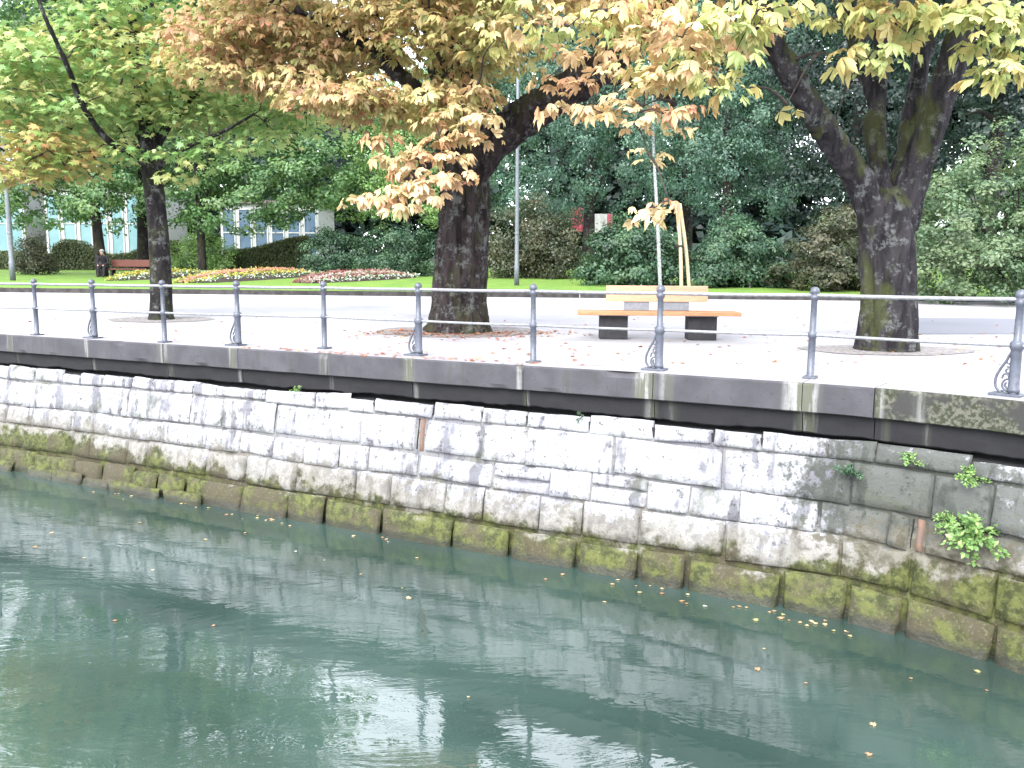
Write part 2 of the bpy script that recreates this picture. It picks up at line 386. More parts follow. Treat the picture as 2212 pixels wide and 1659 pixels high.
_us = np.linspace(0, ULEN, 3000); _pr = np.array([project(q)[0] if project(q)[2] > 0.5 else 1e9 for q in np.concatenate([Cuv(_us), np.zeros((3000, 1))], 1)])
def u_at(px): return float(_us[np.argmin(np.abs(_pr - px))])
def wall_o(z): return -0.02 + (-np.asarray(z) - 0.5) * 0.19

# ground behind the quay
def zp(y): return 0.0143 * np.maximum(0, np.asarray(y) - 13.0)
def hit(px, py, zf):
    d = ray(px, py)
    best = None
    for Y in np.linspace(5, 140, 5400):
        q = CAM + d * (Y / d[1])
        if q[2] <= zf(q[0], q[1]): return q
    return at(px, py, 60)
KP = np.array([hit(px, py, lambda x, y: zp(y)) for px, py in ((0, 632), (520, 636), (1060, 640.5), (1500, 645), (2180, 654))])
kf = np.polyfit(KP[:, 0], KP[:, 1], 1)
def kerb_y(x): return kf[0] * np.asarray(x) + kf[1]
def lawn_z(x, y):
    yk = kerb_y(np.clip(x, -40, 30)); return zp(yk) + 0.16 + 0.040 * (np.minimum(y, 62) - yk)
def lawn_hit(px, py): return hit(px, py, lambda x, y: float(lawn_z(x, y)))
def deck_hit(px, py): return hit(px, py, lambda x, y: float(zp(y)))

# ------------------------------------------------------------------ setting: water, promenade, kerb, lawn
xs = np.linspace(-90, 90, 2); ys = np.linspace(-120, 30, 2)
me = mesh_np('water', [(-120, -140, ZW), (120, -140, ZW), (120, 40, ZW), (-120, 40, ZW)], [(0, 1, 2, 3)])
tag(link('water', me, M_WATER), kind='structure')
me = mesh_np('lake_bed', [(-120, -140, ZW - 2.5), (120, -140, ZW - 2.5), (120, 40, ZW - 2.5), (-120, 40, ZW - 2.5)], [(0, 1, 2, 3)])
tag(link('lake_bed', me, M_SOIL), kind='structure')
nu, nt = 90, 40
U = np.linspace(0, ULEN, nu); B = Wp(U, np.full(nu, -0.50), np.zeros(nu))[:, :2]
kx = np.interp(np.linspace(0, 1, nu), [0, 0.25, 0.85, 1], [-46, -22, 16, 75]); K = np.stack([kx, kerb_y(kx)], 1)
V = []; tt = np.linspace(0, 1, nt) ** 1.5
for i in range(nu):
    for q in tt:
        xy = B[i] * (1 - q) + K[i] * q; V.append((xy[0], xy[1], float(zp(xy[1])) - 0.004))
F = np.array([(i * nt + j, (i + 1) * nt + j, (i + 1) * nt + j + 1, i * nt + j + 1) for i in range(nu - 1) for j in range(nt - 1)])
tag(link('promenade', mesh_np('promenade', V, F, True), M_DECK), kind='structure')
V = []; ly = [0.0, 1, 3, 6, 10, 15, 20, 28, 45, 90, 200, 500]; lx = np.linspace(-70, 75, 60)
lxw = np.sign(lx) * np.abs(lx) * (1 + (np.abs(lx) / 50) ** 3)
for x in lxw:
    for d in ly:
        y = kerb_y(x) + d + 0.10 if d > 0 else kerb_y(x) + 0.10
        V.append((x, y, float(lawn_z(x, y)) + (0.0 if d == 0 else 0.02 * math.sin(x * 0.7 + d))))
m_ = len(ly); F = np.array([(i * m_ + j, (i + 1) * m_ + j, (i + 1) * m_ + j + 1, i * m_ + j + 1) for i in range(len(lxw) - 1) for j in range(m_ - 1)])
tag(link('lawn', mesh_np('lawn', V, F, True), M_GRASS), kind='structure')
kr = tag(empty('kerb', (0, 0, 0)), kind='structure')
x = -34.0
while x < 34:
    L = 1.5 + random.random() * 0.2; a = np.array([x, kerb_y(x)]); b = np.array([x + L - 0.012, kerb_y(x + L - 0.012)])
    n2 = np.array([-(b - a)[1], (b - a)[0]]); n2 /= np.linalg.norm(n2)
    z0 = float(zp(a[1])); top = float(lawn_z(*a)) + 0.012 + random.uniform(-0.006, 0.006)
    V = [(*a, z0 - .05), (*b, z0 - .05), (*(b + n2 * .18), z0 - .05), (*(a + n2 * .18), z0 - .05), (*(a + n2 * .015), top), (*(b + n2 * .015), top), (*(b + n2 * .18), top), (*(a + n2 * .18), top)]
    link('kerb_stone', mesh_np('kerb_stone', V, [(0, 1, 5, 4), (1, 2, 6, 5), (2, 3, 7, 6), (3, 0, 4, 7), (4, 5, 6, 7), (3, 2, 1, 0)]), M_KERB, kr)
    x += L
# tree shade painted onto the deck as a bluish grey sheet, behind the third tree
a0, a1, a2, a3 = deck_hit(1890, 722), deck_hit(2420, 722), deck_hit(2500, 690), deck_hit(1870, 686)
V = []
for i in range(13):
    for j in range(5):
        u_, v_ = i / 12, j / 4; q = (a0 * (1 - u_) + a1 * u_) * (1 - v_) + (a3 * (1 - u_) + a2 * u_) * v_
        V.append((q[0], q[1], float(zp(q[1])) + 0.004))
F = np.array([(i * 5 + j, (i + 1) * 5 + j, (i + 1) * 5 + j + 1, i * 5 + j + 1) for i in range(12) for j in range(4)])
tag(link('tree_shade_patch', mesh_np('tree_shade_patch', V, F), M_DECKSHADE), kind='structure')

# ------------------------------------------------------------------ quay wall
qw = tag(empty('quay_wall', (float(Cuv(u_at(1100))[0]), float(Cuv(u_at(1100))[1]), ZW)), 'weathered white limestone quay wall with grey coping and mossy foot in the water', 'quay wall')
UA, UB = u_at(-200) - 6.5, u_at(2212) + 2.6
def nz(x, y, z=0.0): return noise.noise(Vector((x, y, z)))
COURSES = [(-0.528, -0.745), (-0.745, -1.17), (-1.17, -1.485), (-1.485, -1.87), (-1.87, -2.45)]
# mortar bed behind the stones
uu = np.arange(UA - 0.3, UB + 0.3, 0.12); zz = np.linspace(-0.60, -2.7, 24); V = []
for u in uu:
    for z in zz:
        o = (float(wall_o(z)) - 0.045 + 0.012 * nz(u * 3, z * 5)) if z < -0.56 else -0.12; V.append(Wp(np.array(u), np.array(o), z))
m_ = len(zz); F = np.array([(i * m_ + j, i * m_ + j + 1, (i + 1) * m_ + j + 1, (i + 1) * m_ + j) for i in range(len(uu) - 1) for j in range(m_ - 1)])
wlink('mortar', mesh_np('mortar', np.array(V), F, True), M_MORTAR, qw)
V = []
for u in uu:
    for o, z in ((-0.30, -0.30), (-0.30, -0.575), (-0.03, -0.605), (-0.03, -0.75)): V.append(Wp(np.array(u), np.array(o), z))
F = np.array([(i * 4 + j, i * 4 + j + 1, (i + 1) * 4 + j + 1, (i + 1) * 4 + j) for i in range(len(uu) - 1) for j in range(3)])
M_GAPSHADE = simple('painted_gap_shade', (0.008, 0.008, 0.009), (0.014, 0.014, 0.015), 20, 0.8)  # near-black colour standing in for shade inside gaps and slots
wlink('gap_shade_backing', mesh_np('gap_shade_backing', np.array(V), F, True), M_GAPSHADE, qw)  # black strip added behind the gap under the ledge to paint its shade
slots = {1: [u_at(880)], 2: [u_at(1995)]}
def stone(u0, u1, z0, z1, proud, mat, seed, name='stone', gap=0.012, rough=0.010):
    """one block: z0 top, z1 bottom"""
    L = u1 - u0; H = z0 - z1; nu_ = max(5, min(10, int(L / 0.13) + 3))
    e = 0.022
    us_ = [0, e / L] + list(np.linspace(e / L, 1 - e / L, nu_ - 2)[1:-1]) + [1 - e / L, 1]
    vs_ = [0, e / H] + list(np.linspace(e / H, 1 - e / H, 5)[1:-1]) + [1 - e / H, 1]
    V = []; n_u, n_v = len(us_), len(vs_)
    j1, j2, j3, j4 = [random.uniform(-0.012, 0.012) for _ in range(4)]; s1, s2 = random.uniform(-.016, .016), random.uniform(-.016, .016)
    wz = 0.0
    tilt = random.uniform(-0.03, 0.03); tl2 = random.uniform(-0.06, 0.06)
    for i, a in enumerate(us_):
        for j, b in enumerate(vs_):
            wob = 0.009 * nz(a * L * 6 + seed, b * H * 6, 3.1)
            u = (u0 + gap / 2) * (1 - a) + (u1 - gap / 2) * a + (j1 * (1 - b) + j2 * b) * (1 - a) + (j3 * (1 - b) + j4 * b) * a + wob
            z = (z0 - gap / 2 + s1 * (1 - a) + s2 * a) * (1 - b) + (z1 + gap / 2 + j1 * (1 - a) + j3 * a) * b + 0.009 * nz(a * L * 6 + seed, b * H * 6, 9.1)
            z += 0.045 * nz(u * 0.45, z0 * 0.9, 5.0) * min(1.0, max(0.0, (-0.60 - z) / 0.15))
            edge = (i in (0, n_u - 1)) or (j in (0, n_v - 1))
            near = (i in (1, n_u - 2)) or (j in (1, n_v - 2))
            o = float(wall_o(z)) + proud + tilt * (a - .5) * L + tl2 * (b - .5) * H + rough * nz(u * 5, z * 5, seed) + rough * 0.8 * nz(u * 13, z * 13, seed)
            if edge: o -= 0.055
            elif near: o -= 0.006
            V.append(Wp(np.array(u), np.array(o), z))
    F = np.array([(i * n_v + j, i * n_v + j + 1, (i + 1) * n_v + j + 1, (i + 1) * n_v + j) for i in range(n_u - 1) for j in range(n_v - 1)])
    me = mesh_np(name, np.array(V), F, True)
    o_ = wlink(name, me, mat, qw)
    return o_
sd_ = 0.0
for ci, (za, zb) in enumerate(COURSES):
    u = UA + random.uniform(0, 0.5)
    while u < UB:
        if ci == 0: L = random.uniform(0.40, 0.95)
        elif ci == 1: L = random.choice([random.uniform(0.5, 0.85), random.uniform(0.95, 1.5)])
        elif ci == 4: L = random.uniform(0.45, 1.15)
        else: L = random.choice([random.uniform(0.42, 0.7), random.uniform(0.7, 1.25)])
        dark = None
        for s_ in slots.get(ci, []):
            if u < s_ < u + L: L = max(0.18, s_ - 0.04 - u); dark = s_
        proud = random.uniform(-0.010, 0.022) + (0.085 if ci == 4 else 0) + (0.015 if ci == 3 else 0)
        z0, z1 = za, zb
        if ci == 0: z0 = za + random.choice([random.uniform(-0.03, 0.012), random.uniform(-0.012, 0.012), random.uniform(-0.06, 0.0)])
        sd_ += 1.7
        g = random.choice([0.006, 0.010, 0.016, 0.035]) if ci < 4 else random.choice([0.025, 0.05, 0.08])
        if ci in (1, 2) and L > 0.5 and random.random() < 0.06:      # course split into two thin stones
            zm = za + (zb - za) * random.uniform(0.4, 0.6)
            stone(u, u + L, z0, zm, proud, M_STONE, sd_, gap=g); stone(u, u + L, zm, z1, proud - .008, M_STONE, sd_ + .5, gap=g)
        else:
            stone(u, u + L, z0, z1, proud, M_STONE, sd_, gap=g, rough=0.011 if ci < 4 else 0.02)
        u += L
        if dark:
            stone(u, u + 0.055, z0, z1, -0.030, M_GAPSHADE, sd_, name='drain_slot'); u += 0.055  # slot filled with a black block, its inner shade painted
            stone(u, u + 0.09, z0, z1, -0.012, M_RUST, sd_, name='brick'); u += 0.09
# second, lower footing course pushed forward at the far end, with tumbled blocks at the water line
for px in (-60, 20, 95, 150, 215, 262, 330, 395):
    u = u_at(px); sd_ += 1.3
    stone(u, u + random.uniform(0.45, 0.8), -2.02 - random.uniform(0, .05), -2.5, 0.16 + random.uniform(0, 0.10), M_STONE, sd_, rough=0.05, gap=0.05)

# coping stones (grey front, pale worn top) over a recessed ledge
posts_px = [(-47, 716), (80, 722), (205, 730), (356, 740), (515, 747), (701, 753), (905, 768), (1152, 783), (1423, 800), (1750, 817), (2188, 856)]
joints = [UA - 0.6] + [u_at(px) for px in (-140, 20, 185, 350, 512, 705, 882, 1130, 1410, 1735, 1890)] + [UB - 1.2, UB]
drips = [(u_at(20), .10, .5), (u_at(185), .03, .9), (u_at(350), .12, .55), (u_at(500), .07, .8), (u_at(700), .10, .35), (u_at(882), .075, 1.0), (u_at(1123), .045, .85),
         (u_at(1392), .13, .95), (u_at(1440), .10, .5), (u_at(1733), .20, 1.0), (u_at(1990), .05, .5), (u_at(1905), .04, .7)]
def drip_at(u, z, lower):
    d = 0.0
    for uj, w, s in drips:
        k = 1.0 if not lower else 0.55
        d = max(d, s * k * max(0.0, 1 - (abs(u - uj - (0.05 if lower else 0)) / (w * (0.55 if lower else 1.0))) ** 3))
    return d
for k in range(len(joints) - 1):
    ua, ub = joints[k] + 0.004, joints[k + 1] - 0.004
    n_ = max(4, int((ub - ua) / 0.05)); prof = [(-0.52, 0.0), (-0.02, 0.0), (-0.006, -0.006), (0.0, -0.02), (0, -0.075), (0, -0.13), (0, -0.185), (0, -0.24), (0, -0.285), (-0.015, -0.295), (-0.30, -0.295)]
    ex = random.uniform(-0.006, 0.006); V = []; D = []
    if k >= len(joints) - 3: ex -= 0.012
    for i in range(n_ + 1):
        u = ua + (ub - ua) * i / n_
        for j, (o, z) in enumerate(prof):
            c_ = 0.008 * nz(u * 4, z * 4, 7.7) if 2 < j < 10 else 0
            if j in (2, 3): c_ -= max(0.0, nz(u * 3.1, 5.5, k * 1.7) - 0.28) * 0.09
            if j in (8, 9): c_ -= max(0.0, nz(u * 2.7, 9.5, k * 1.3) - 0.25) * 0.10
            V.append(Wp(np.array(u), np.array(o + ex + c_), z + (0.006 * nz(u * 3, 1.1, 2.2) if j > 8 else 0))); D.append(drip_at(u, z, False) if j > 1 else 0)
    m_ = len(prof); F = [(i * m_ + j, i * m_ + j + 1, (i + 1) * m_ + j + 1, (i + 1) * m_ + j) for i in range(n_) for j in range(m_ - 1)]
    F += [tuple(range(m_))[::-1], tuple(n_ * m_ + j for j in range(m_))]
    me = mesh_np('coping_stone', np.array(V), F, False, {'drip': np.array(D)})
    me.materials.append(M_COPM if k >= len(joints) - 3 else M_COP); me.materials.append(M_COPTOP)
    for i in range(n_): me.polygons[i * (m_ - 1)].material_index = 1
    o = wlink('coping_stone', me, None, qw)
    if k == len(joints) - 3: o['label'] = 'mossy pale coping stone at the bend'
    # the ledge below
    V = []; D = []; prof = [(-0.30, -0.296), (-0.085, -0.296), (-0.085, -0.36), (-0.088, -0.42), (-0.095, -0.50), (-0.11, -0.515), (-0.4, -0.515)]
    for i in range(n_ + 1):
        u = ua + (ub - ua) * i / n_
        for j, (o, z) in enumerate(prof):
            dz = 0
            if j >= 4: dz = 0.030 * nz(u * 2.4, 4.4) + 0.014 * nz(u * 9, 8.8)
            V.append(Wp(np.array(u), np.array(o + (0.008 * nz(u * 5, z * 9) if 1 <= j <= 4 else 0)), z + dz)); D.append(drip_at(u, z, True))
    m_ = len(prof); F = [(i * m_ + j, i * m_ + j + 1, (i + 1) * m_ + j + 1, (i + 1) * m_ + j) for i in range(n_) for j in range(m_ - 1)]
    wlink('ledge', mesh_np('ledge', np.array(V), F, False, {'drip': np.array(D)}), M_LEDGE, qw)

# ------------------------------------------------------------------ railing
PB = [deck_hit(px, py) for px, py in posts_px]
for p_ in PB: p_[2] = 0.0
PB += [np.array([*(Cuv(ULEN - d) - Nuv(ULEN - d) * 0.30), 0.0]) for d in (4.35, 2.6)]
rl = tag(empty('railing', PB[5]), 'blue grey iron railing with two tube rails along the quay edge', 'railing')
def post_mesh(braced):
    b = MB()
    r = 0.036
    if braced:
        prof = [(0.045, 0.0), (0.045, 0.03), (0.052, 0.035), (0.052, 0.06), (0.046, 0.075), (0.044, 0.40), (0.05, 0.415), (0.058, 0.43), (0.058, 0.475), (0.046, 0.49), (0.034, 0.50), (0.032, 0.80), (0.046, 0.815), (0.048, 0.845), (0.036, 0.86), (0.046, 0.88), (0.05, 0.90), (0.044, 0.925), (0.026, 0.942), (0.004, 0.948)]
    else:
        prof = [(0.05, 0.0), (0.05, 0.018), (0.038, 0.024), (0.036, 0.42), (0.046, 0.43), (0.048, 0.47), (0.038, 0.482), (0.032, 0.49), (0.031, 0.81), (0.044, 0.825), (0.046, 0.85), (0.034, 0.862), (0.045, 0.882), (0.049, 0.90), (0.043, 0.925), (0.026, 0.942), (0.004, 0.948)]
    b.lathe((0, 0, 0), prof, 14)
    return b.mesh('post', True)
PM = [post_mesh(False), post_mesh(True)]
bb = MB(); bb.box((0, 0, 0.011), (0.17, 0.13, 0.022), bev=0.005)
for sx in (-1, 1): bb.lathe((sx * 0.065, 0.035 * sx, 0.022), [(0.012, 0), (0.012, 0.012), (0.004, 0.016)], 6)
BASEM = bb.mesh('base_plate')
# cast scroll bracket, drawn in the local x-z plane (x towards the water)
sb = MB()
out = catmull([(0.03, 0, 0.405), (0.05, 0, 0.37), (0.075, 0, 0.31), (0.115, 0, 0.24), (0.148, 0, 0.16), (0.150, 0, 0.09), (0.125, 0, 0.045), (0.10, 0, 0.025)], 5)
sb.tube(out, 0.0125, 6)
cur = [(0.04 + 0.055 * math.cos(a) * (1 - a / 14), 0, 0.10 + 0.055 * math.sin(a) * (1 - a / 14)) for a in np.linspace(-1.6, 7.0, 26)]
sb.tube(cur, 0.010, 6)
cur2 = [(0.055 + 0.035 * math.cos(a) * (1 - a / 12), 0, 0.225 + 0.038 * math.sin(a) * (1 - a / 12)) for a in np.linspace(1.2, 8.0, 22)]
sb.tube(cur2, 0.009, 6)
sb.tube(catmull([(0.10, 0, 0.15), (0.085, 0, 0.19), (0.055, 0, 0.19), (0.04, 0, 0.155)], 5), 0.009, 6)
sb.tube(catmull([(0.035, 0, 0.30), (0.05, 0, 0.285), (0.07, 0, 0.30), (0.065, 0, 0.33)], 5), 0.008, 6)
SCRM = sb.mesh('scroll_bracket', True)
for i, p_ in enumerate(PB):
    braced = (i % 2 == 0)
    k = int(np.argmin(np.linalg.norm(Cuv(_us) - p_[:2], axis=1))); n_ = Nuv(_us[k]); ang = math.atan2(n_[1], n_[0])
    po = link('post', PM[1 if braced else 0], M_POST, rl); po.location = Vector(p_) - rl.location; po.rotation_euler = (random.uniform(-.008, .008), random.uniform(-.008, .008), ang)
    bs = link('base_plate', BASEM, M_POST, po)
    if braced:
        bs.scale = (1.1, 2.0, 1.0); bs.location = (0, -0.05, 0)
        sk_ = link('scroll_bracket', SCRM, M_POST, po); sk_.rotation_euler = (0, 0, -math.pi / 2)
for zr, rr, nm in ((0.86, 0.021, 'top_rail'), (0.452, 0.0165, 'middle_rail')):
    pts = np.array([(q[0], q[1], zr) for q in PB]); sm = []
    for i in range(len(pts) - 1):
        for s_ in np.linspace(0, 1, 6, endpoint=False):
            q = pts[i] * (1 - s_) + pts[i + 1] * s_; q[2] -= 0.006 * math.sin(math.pi * s_); sm.append(q)
    sm.append(pts[-1]); b = MB(); b.tube(np.array(sm), rr, 10)
    wlink(nm, b.mesh(nm, True), M_RAIL, rl)

# ------------------------------------------------------------------ leaves
def frame(nrm, head):
    Z = nrm / (np.linalg.norm(nrm, axis=1, keepdims=True) + 1e-9)
    X = head - Z * np.sum(head * Z, 1, keepdims=True); X /= np.linalg.norm(X, axis=1, keepdims=True) + 1e-9
    Y = np.cross(Z, X); return np.stack([X, Y, Z], 2)          # columns
def palmate(fold=1.0, spread=1.0, seed=0):
    V = []; F = []; rr = random.Random(seed)
    for k, (a, L) in enumerate(zip((-78, -40, 0, 40, 78), (0.62, 0.88, 1.0, 0.88, 0.62))):
        a = R(a * spread + rr.uniform(-7, 7)); L *= rr.uniform(.82, 1.1); c, s = math.cos(a), math.sin(a); b = len(V); w = (0.20 + rr.uniform(-.04, .04)) * L; dz = fold * rr.uniform(.6, 1.5)
        for x, y, z in ((0.02, 0, 0), (0.70 * L, w, -0.17 * L * dz), (L, rr.uniform(-.1, .1) * L, -0.34 * L * dz), (0.70 * L, -w, -0.17 * L * dz), (0.60 * L, 0, -0.02 * L)):
            V.append((x * c - y * s, x * s + y * c, z))
        F += [(b, b + 4, b + 1), (b + 4, b + 2, b + 1), (b, b + 3, b + 4), (b + 4, b + 3, b + 2)]
    return np.array(V), np.array(F)
def maple():
    ang = [180, 128, 104, 80, 62, 42, 24, 12, 0]; rad = [.10, .42, .30, .78, .42, .50, .95, .55, 1.0]
    pts = [(rad[i] * math.cos(R(a)), rad[i] * math.sin(R(a))) for i, a in enumerate(ang)]
    full = pts + [(x, -y) for x, y in pts[1:-1]][::-1]
    V = [(0.12, 0, 0.03)] + [(x, y, -0.16 * (x * x + y * y)) for x, y in full]; n = len(full)
    return np.array(V), np.array([(0, 1 + (i + 1) % n, 1 + i) for i in range(n)])
def blade():
    return np.array([(0, 0, 0), (0.55, 0.27, -0.06), (1, 0, -0.16), (0.5, -0.27, -0.06)]), np.array([(0, 2, 1), (0, 3, 2)])
T_PALM, T_MAPLE, T_BLADE = palmate(), maple(), blade()
PALMS = [palmate(f_, s_, k_) for k_, (f_, s_) in enumerate(((.7, 1.0), (1.3, .9), (1.9, .8), (1.1, 1.1), (2.3, .7), (.4, 1.05)))]
def scatter(name, tm, pos, rot, scale, col, parent, kind='stuff', mat=None):
    TV, TF = tm; n = len(pos); k = len(TV)
    if TV is T_PALM[0]:
        TVs = np.stack([q[0] for q in PALMS])[rng.integers(0, len(PALMS), n)]; V = np.einsum('nij,nkj->nki', rot, TVs) * scale[:, None, None] + pos[:, None, :]
    else: V = np.einsum('nij,kj->nki', rot, TV) * scale[:, None, None] + pos[:, None, :]
    F = (TF[None] + (np.arange(n) * k)[:, None, None]).reshape(-1, TF.shape[1])
    me = mesh_np(name, V.reshape(-1, 3), F, False, {'leafcol': np.repeat(col, k, 0)})
    o = wlink(name, me, mat or M_LEAF, parent)
    if kind: o['kind'] = kind
    return o
PAL = {
 'lime': [(.20, .35, .12), (.26, .40, .145), (.33, .44, .17), (.16, .30, .10), (.23, .38, .13), (.42, .46, .18), (.46, .41, .17)],
 'limeorange': [(.25, .36, .11), (.38, .38, .13), (.48, .35, .14), (.46, .25, .12), (.21, .31, .09)],
 'rust': [(.34, .38, .15), (.46, .43, .18), (.44, .24, .14), (.49, .30, .17), (.38, .19, .11), (.52, .39, .19), (.36, .34, .14), (.29, .30, .11), (.42, .25, .15)],
 'orange': [(.36, .40, .15), (.54, .46, .21), (.48, .29, .15), (.56, .42, .19), (.42, .23, .13), (.36, .33, .14), (.60, .49, .22), (.28, .30, .11)],
 'gold': [(.64, .47, .27), (.68, .54, .33), (.58, .36, .20), (.53, .28, .17), (.62, .52, .27), (.48, .43, .20), (.60, .40, .24)],
 'yellowgreen': [(.52, .50, .20), (.42, .47, .18), (.34, .42, .16), (.62, .53, .22), (.57, .38, .18), (.40, .47, .20)],
 'chest': [(0.054, 0.128, 0.047), (0.081, 0.169, 0.057), (0.115, 0.216, 0.074), (0.041, 0.101, 0.041), (0.155, 0.243, 0.081)],
 'mid': [(.06, .13, .045), (.085, .165, .055), (.045, .10, .038), (.12, .19, .065)],
 'blue': [(0.062, 0.131, 0.098), (0.085, 0.169, 0.119), (0.048, 0.100, 0.077), (0.115, 0.206, 0.131)],
 'dark': [(0.017, 0.032, 0.029), (0.025, 0.048, 0.038), (0.032, 0.060, 0.044), (0.013, 0.025, 0.025)],
 'shrub': [(0.040, 0.092, 0.053), (0.060, 0.125, 0.065), (0.027, 0.065, 0.041), (0.100, 0.175, 0.088)],
 'rhodo': [(0.086, 0.155, 0.078), (0.121, 0.190, 0.094), (0.057, 0.115, 0.060), (0.172, 0.230, 0.127), (0.138, 0.184, 0.086)],
 'brownish': [(.066, .070, .038), (.055, .075, .036), (.10, .09, .052), (.034, .05, .027), (.08, .10, .055)],
 'hedge': [(0.066, 0.096, 0.034), (0.048, 0.078, 0.028), (0.084, 0.114, 0.042), (0.108, 0.120, 0.048)],
 'light': [(0.144, 0.276, 0.084), (0.192, 0.336, 0.102), (0.108, 0.204, 0.066), (0.252, 0.360, 0.120)],
}
def pick(pal, n, jit=0.16):
    p = np.array(PAL[pal]); c = p[rng.integers(0, len(p), n)] * (1 + rng.normal(0, jit, (n, 1))); return np.clip(c, 0.005, 0.9)
def pad_leaves(c, rx, rz, n, size, pal, up=0.8):
    """a flat spray of leaves round c; leaves point outwards and droop"""
    a = rng.uniform(0, 2 * math.pi, n); r = np.sqrt(rng.uniform(0, 1, n))
    off = np.stack([np.cos(a) * r * rx, np.sin(a) * r * rx, rng.normal(0, 0.45, n) * rz - 0.30 * rz * r * r], 1)
    head = np.stack([np.cos(a), np.sin(a), np.full(n, -0.25)], 1) + rng.normal(0, 0.45, (n, 3))
    nrm = np.stack([np.cos(a) * 0.35, np.sin(a) * 0.35, np.full(n, up)], 1) + rng.normal(0, 0.32, (n, 3))
    s = size * rng.uniform(0.5, 1.3, n)
    base = pick(pal, 1, 0.0)[0]; col = 0.45 * base + 0.55 * pick(pal, n)
    return c + off, frame(nrm, head), s, col
def blob_leaves(blobs, n, size, pal, clump=0.5, per=45, droop=0.0):
    """blobs: (centre, (rx,ry,rz)); leaves in small clumps through the outer part of each blob"""
    vol = np.array([b[1][0] * b[1][1] + b[1][0] * b[1][2] + b[1][1] * b[1][2] for b in blobs]); w = vol / vol.sum(); P_ = []; N_ = []; C_ = []; H_ = []
    for (c, r), wi in zip(blobs, w):
        m = int(n * wi); nc = max(3, m // per)
        d = rng.normal(0, 1, (nc, 3)); d /= np.linalg.norm(d, axis=1, keepdims=True); rad = rng.uniform(0.55, 1.0, nc) ** 0.7 * (1 + rng.normal(0, 0.06, nc))
        cc = np.asarray(c) + d * rad[:, None] * np.asarray(r); k = rng.integers(0, nc, m); cb = pick(pal, nc, 0.22)
        l = rng.normal(0, 1, (m, 3)); l[:, 2] *= 0.6; l *= clump * 0.55
        if droop: l[:, 2] -= np.abs(rng.normal(0, 1, m)) * droop
        P_.append(cc[k] + l); N_.append(d[k] * 0.9 + l * 0.9 / clump + rng.normal(0, 0.45, (m, 3)) + np.array([0, 0, 0.55])); C_.append(0.5 * cb[k] + 0.5 * pick(pal, m))
        H_.append(np.stack([rng.normal(0, 1, m), rng.normal(0, 1, m), np.full(m, -0.4 - 2 * droop)], 1))
    P_ = np.concatenate(P_); return P_, frame(np.concatenate(N_), np.concatenate(H_)), size * rng.uniform(0.6, 1.3, len(P_)), np.concatenate(C_)

def fused(name, tubes, mat, parent, voxel=0.035, amp=0.0, flute=0):
    """trunk and main limbs as overlapping tubes, fused by a voxel remesh into one continuous surface"""
    b = MB()
    for P_, r_, n_, mod in tubes: b.tube(P_, r_, n_, mod)
    me = b.mesh(name + '_raw'); o = bpy.data.objects.new(name + '_raw', me); COL.objects.link(o)
    md = o.modifiers.new('r', 'REMESH'); md.mode = 'VOXEL'; md.voxel_size = voxel
    s = o.modifiers.new('s', 'SMOOTH'); s.iterations = 2; s.factor = 0.5
    dg = bpy.context.evaluated_depsgraph_get(); m2 = bpy.data.meshes.new_from_object(o.evaluated_get(dg)); bpy.data.objects.remove(o)
    m2.name = name
    n = len(m2.vertices); co = np.zeros(n * 3); no = np.zeros(n * 3); m2.vertices.foreach_get('co', co); m2.vertices.foreach_get('normal', no); co = co.reshape(-1, 3); no = no.reshape(-1, 3)
    if amp:
        d = np.array([0.6 - 2.2 * abs(noise.noise(Vector((v[0] * 6, v[1] * 6, v[2] * 1.1)))) + 0.5 * noise.noise(Vector((v[0] * 16, v[1] * 16, v[2] * 3))) for v in co])
        co = co + no * (np.clip(d, -1.2, 0.6) * amp)[:, None]; m2.vertices.foreach_set('co', co.ravel())
    m2.materials.clear(); m2.polygons.foreach_set('use_smooth', np.ones(len(m2.polygons), dtype=bool)); m2.update()
    return wlink(name, m2, mat, parent)
def limb(pix, n=6):
    """list of (px, py, depth, radius) -> points, radii"""
    q = np.array([[*at(a, b, Y), r] for a, b, Y, r in pix]); s = catmull(q, n); return s[:, :3], s[:, 3]
def branch_net(nodes, pads, parent, r0=0.035, mat=None, name='branches'):
    """joins every spray to the nearest limb by a bent twig"""
    nodes = [np.array(q) for q in nodes]; b = MB(); base = np.mean(nodes, axis=0)
    for c in sorted(pads, key=lambda q: min(np.linalg.norm(np.array(q) - m) for m in nodes)):
        c = np.array(c); d = [np.linalg.norm((c - m) * np.array([1, 1, 1.0])) + (1.2 if m[2] > c[2] + 0.4 else 0) for m in nodes]
        m = nodes[int(np.argmin(d))]; L = np.linalg.norm(c - m)
        if L < 0.05: continue
        mid = m * 0.5 + c * 0.5 + np.array([random.uniform(-.1, .1) * L, random.uniform(-.1, .1) * L, 0.10 * L])
        q1 = m * .78 + c * .22 + np.array([0, 0, 0.07 * L]); P_ = catmull([m, q1, mid, c], 4); r = min(r0, 0.008 + 0.022 * L)
        b.tube(P_, np.linspace(r, 0.005, len(P_)), 6); nodes += [P_[4], P_[8], c]
    o = wlink(name, b.mesh(name, True), mat or M_TWIG, parent); o['kind'] = 'stuff'; return o

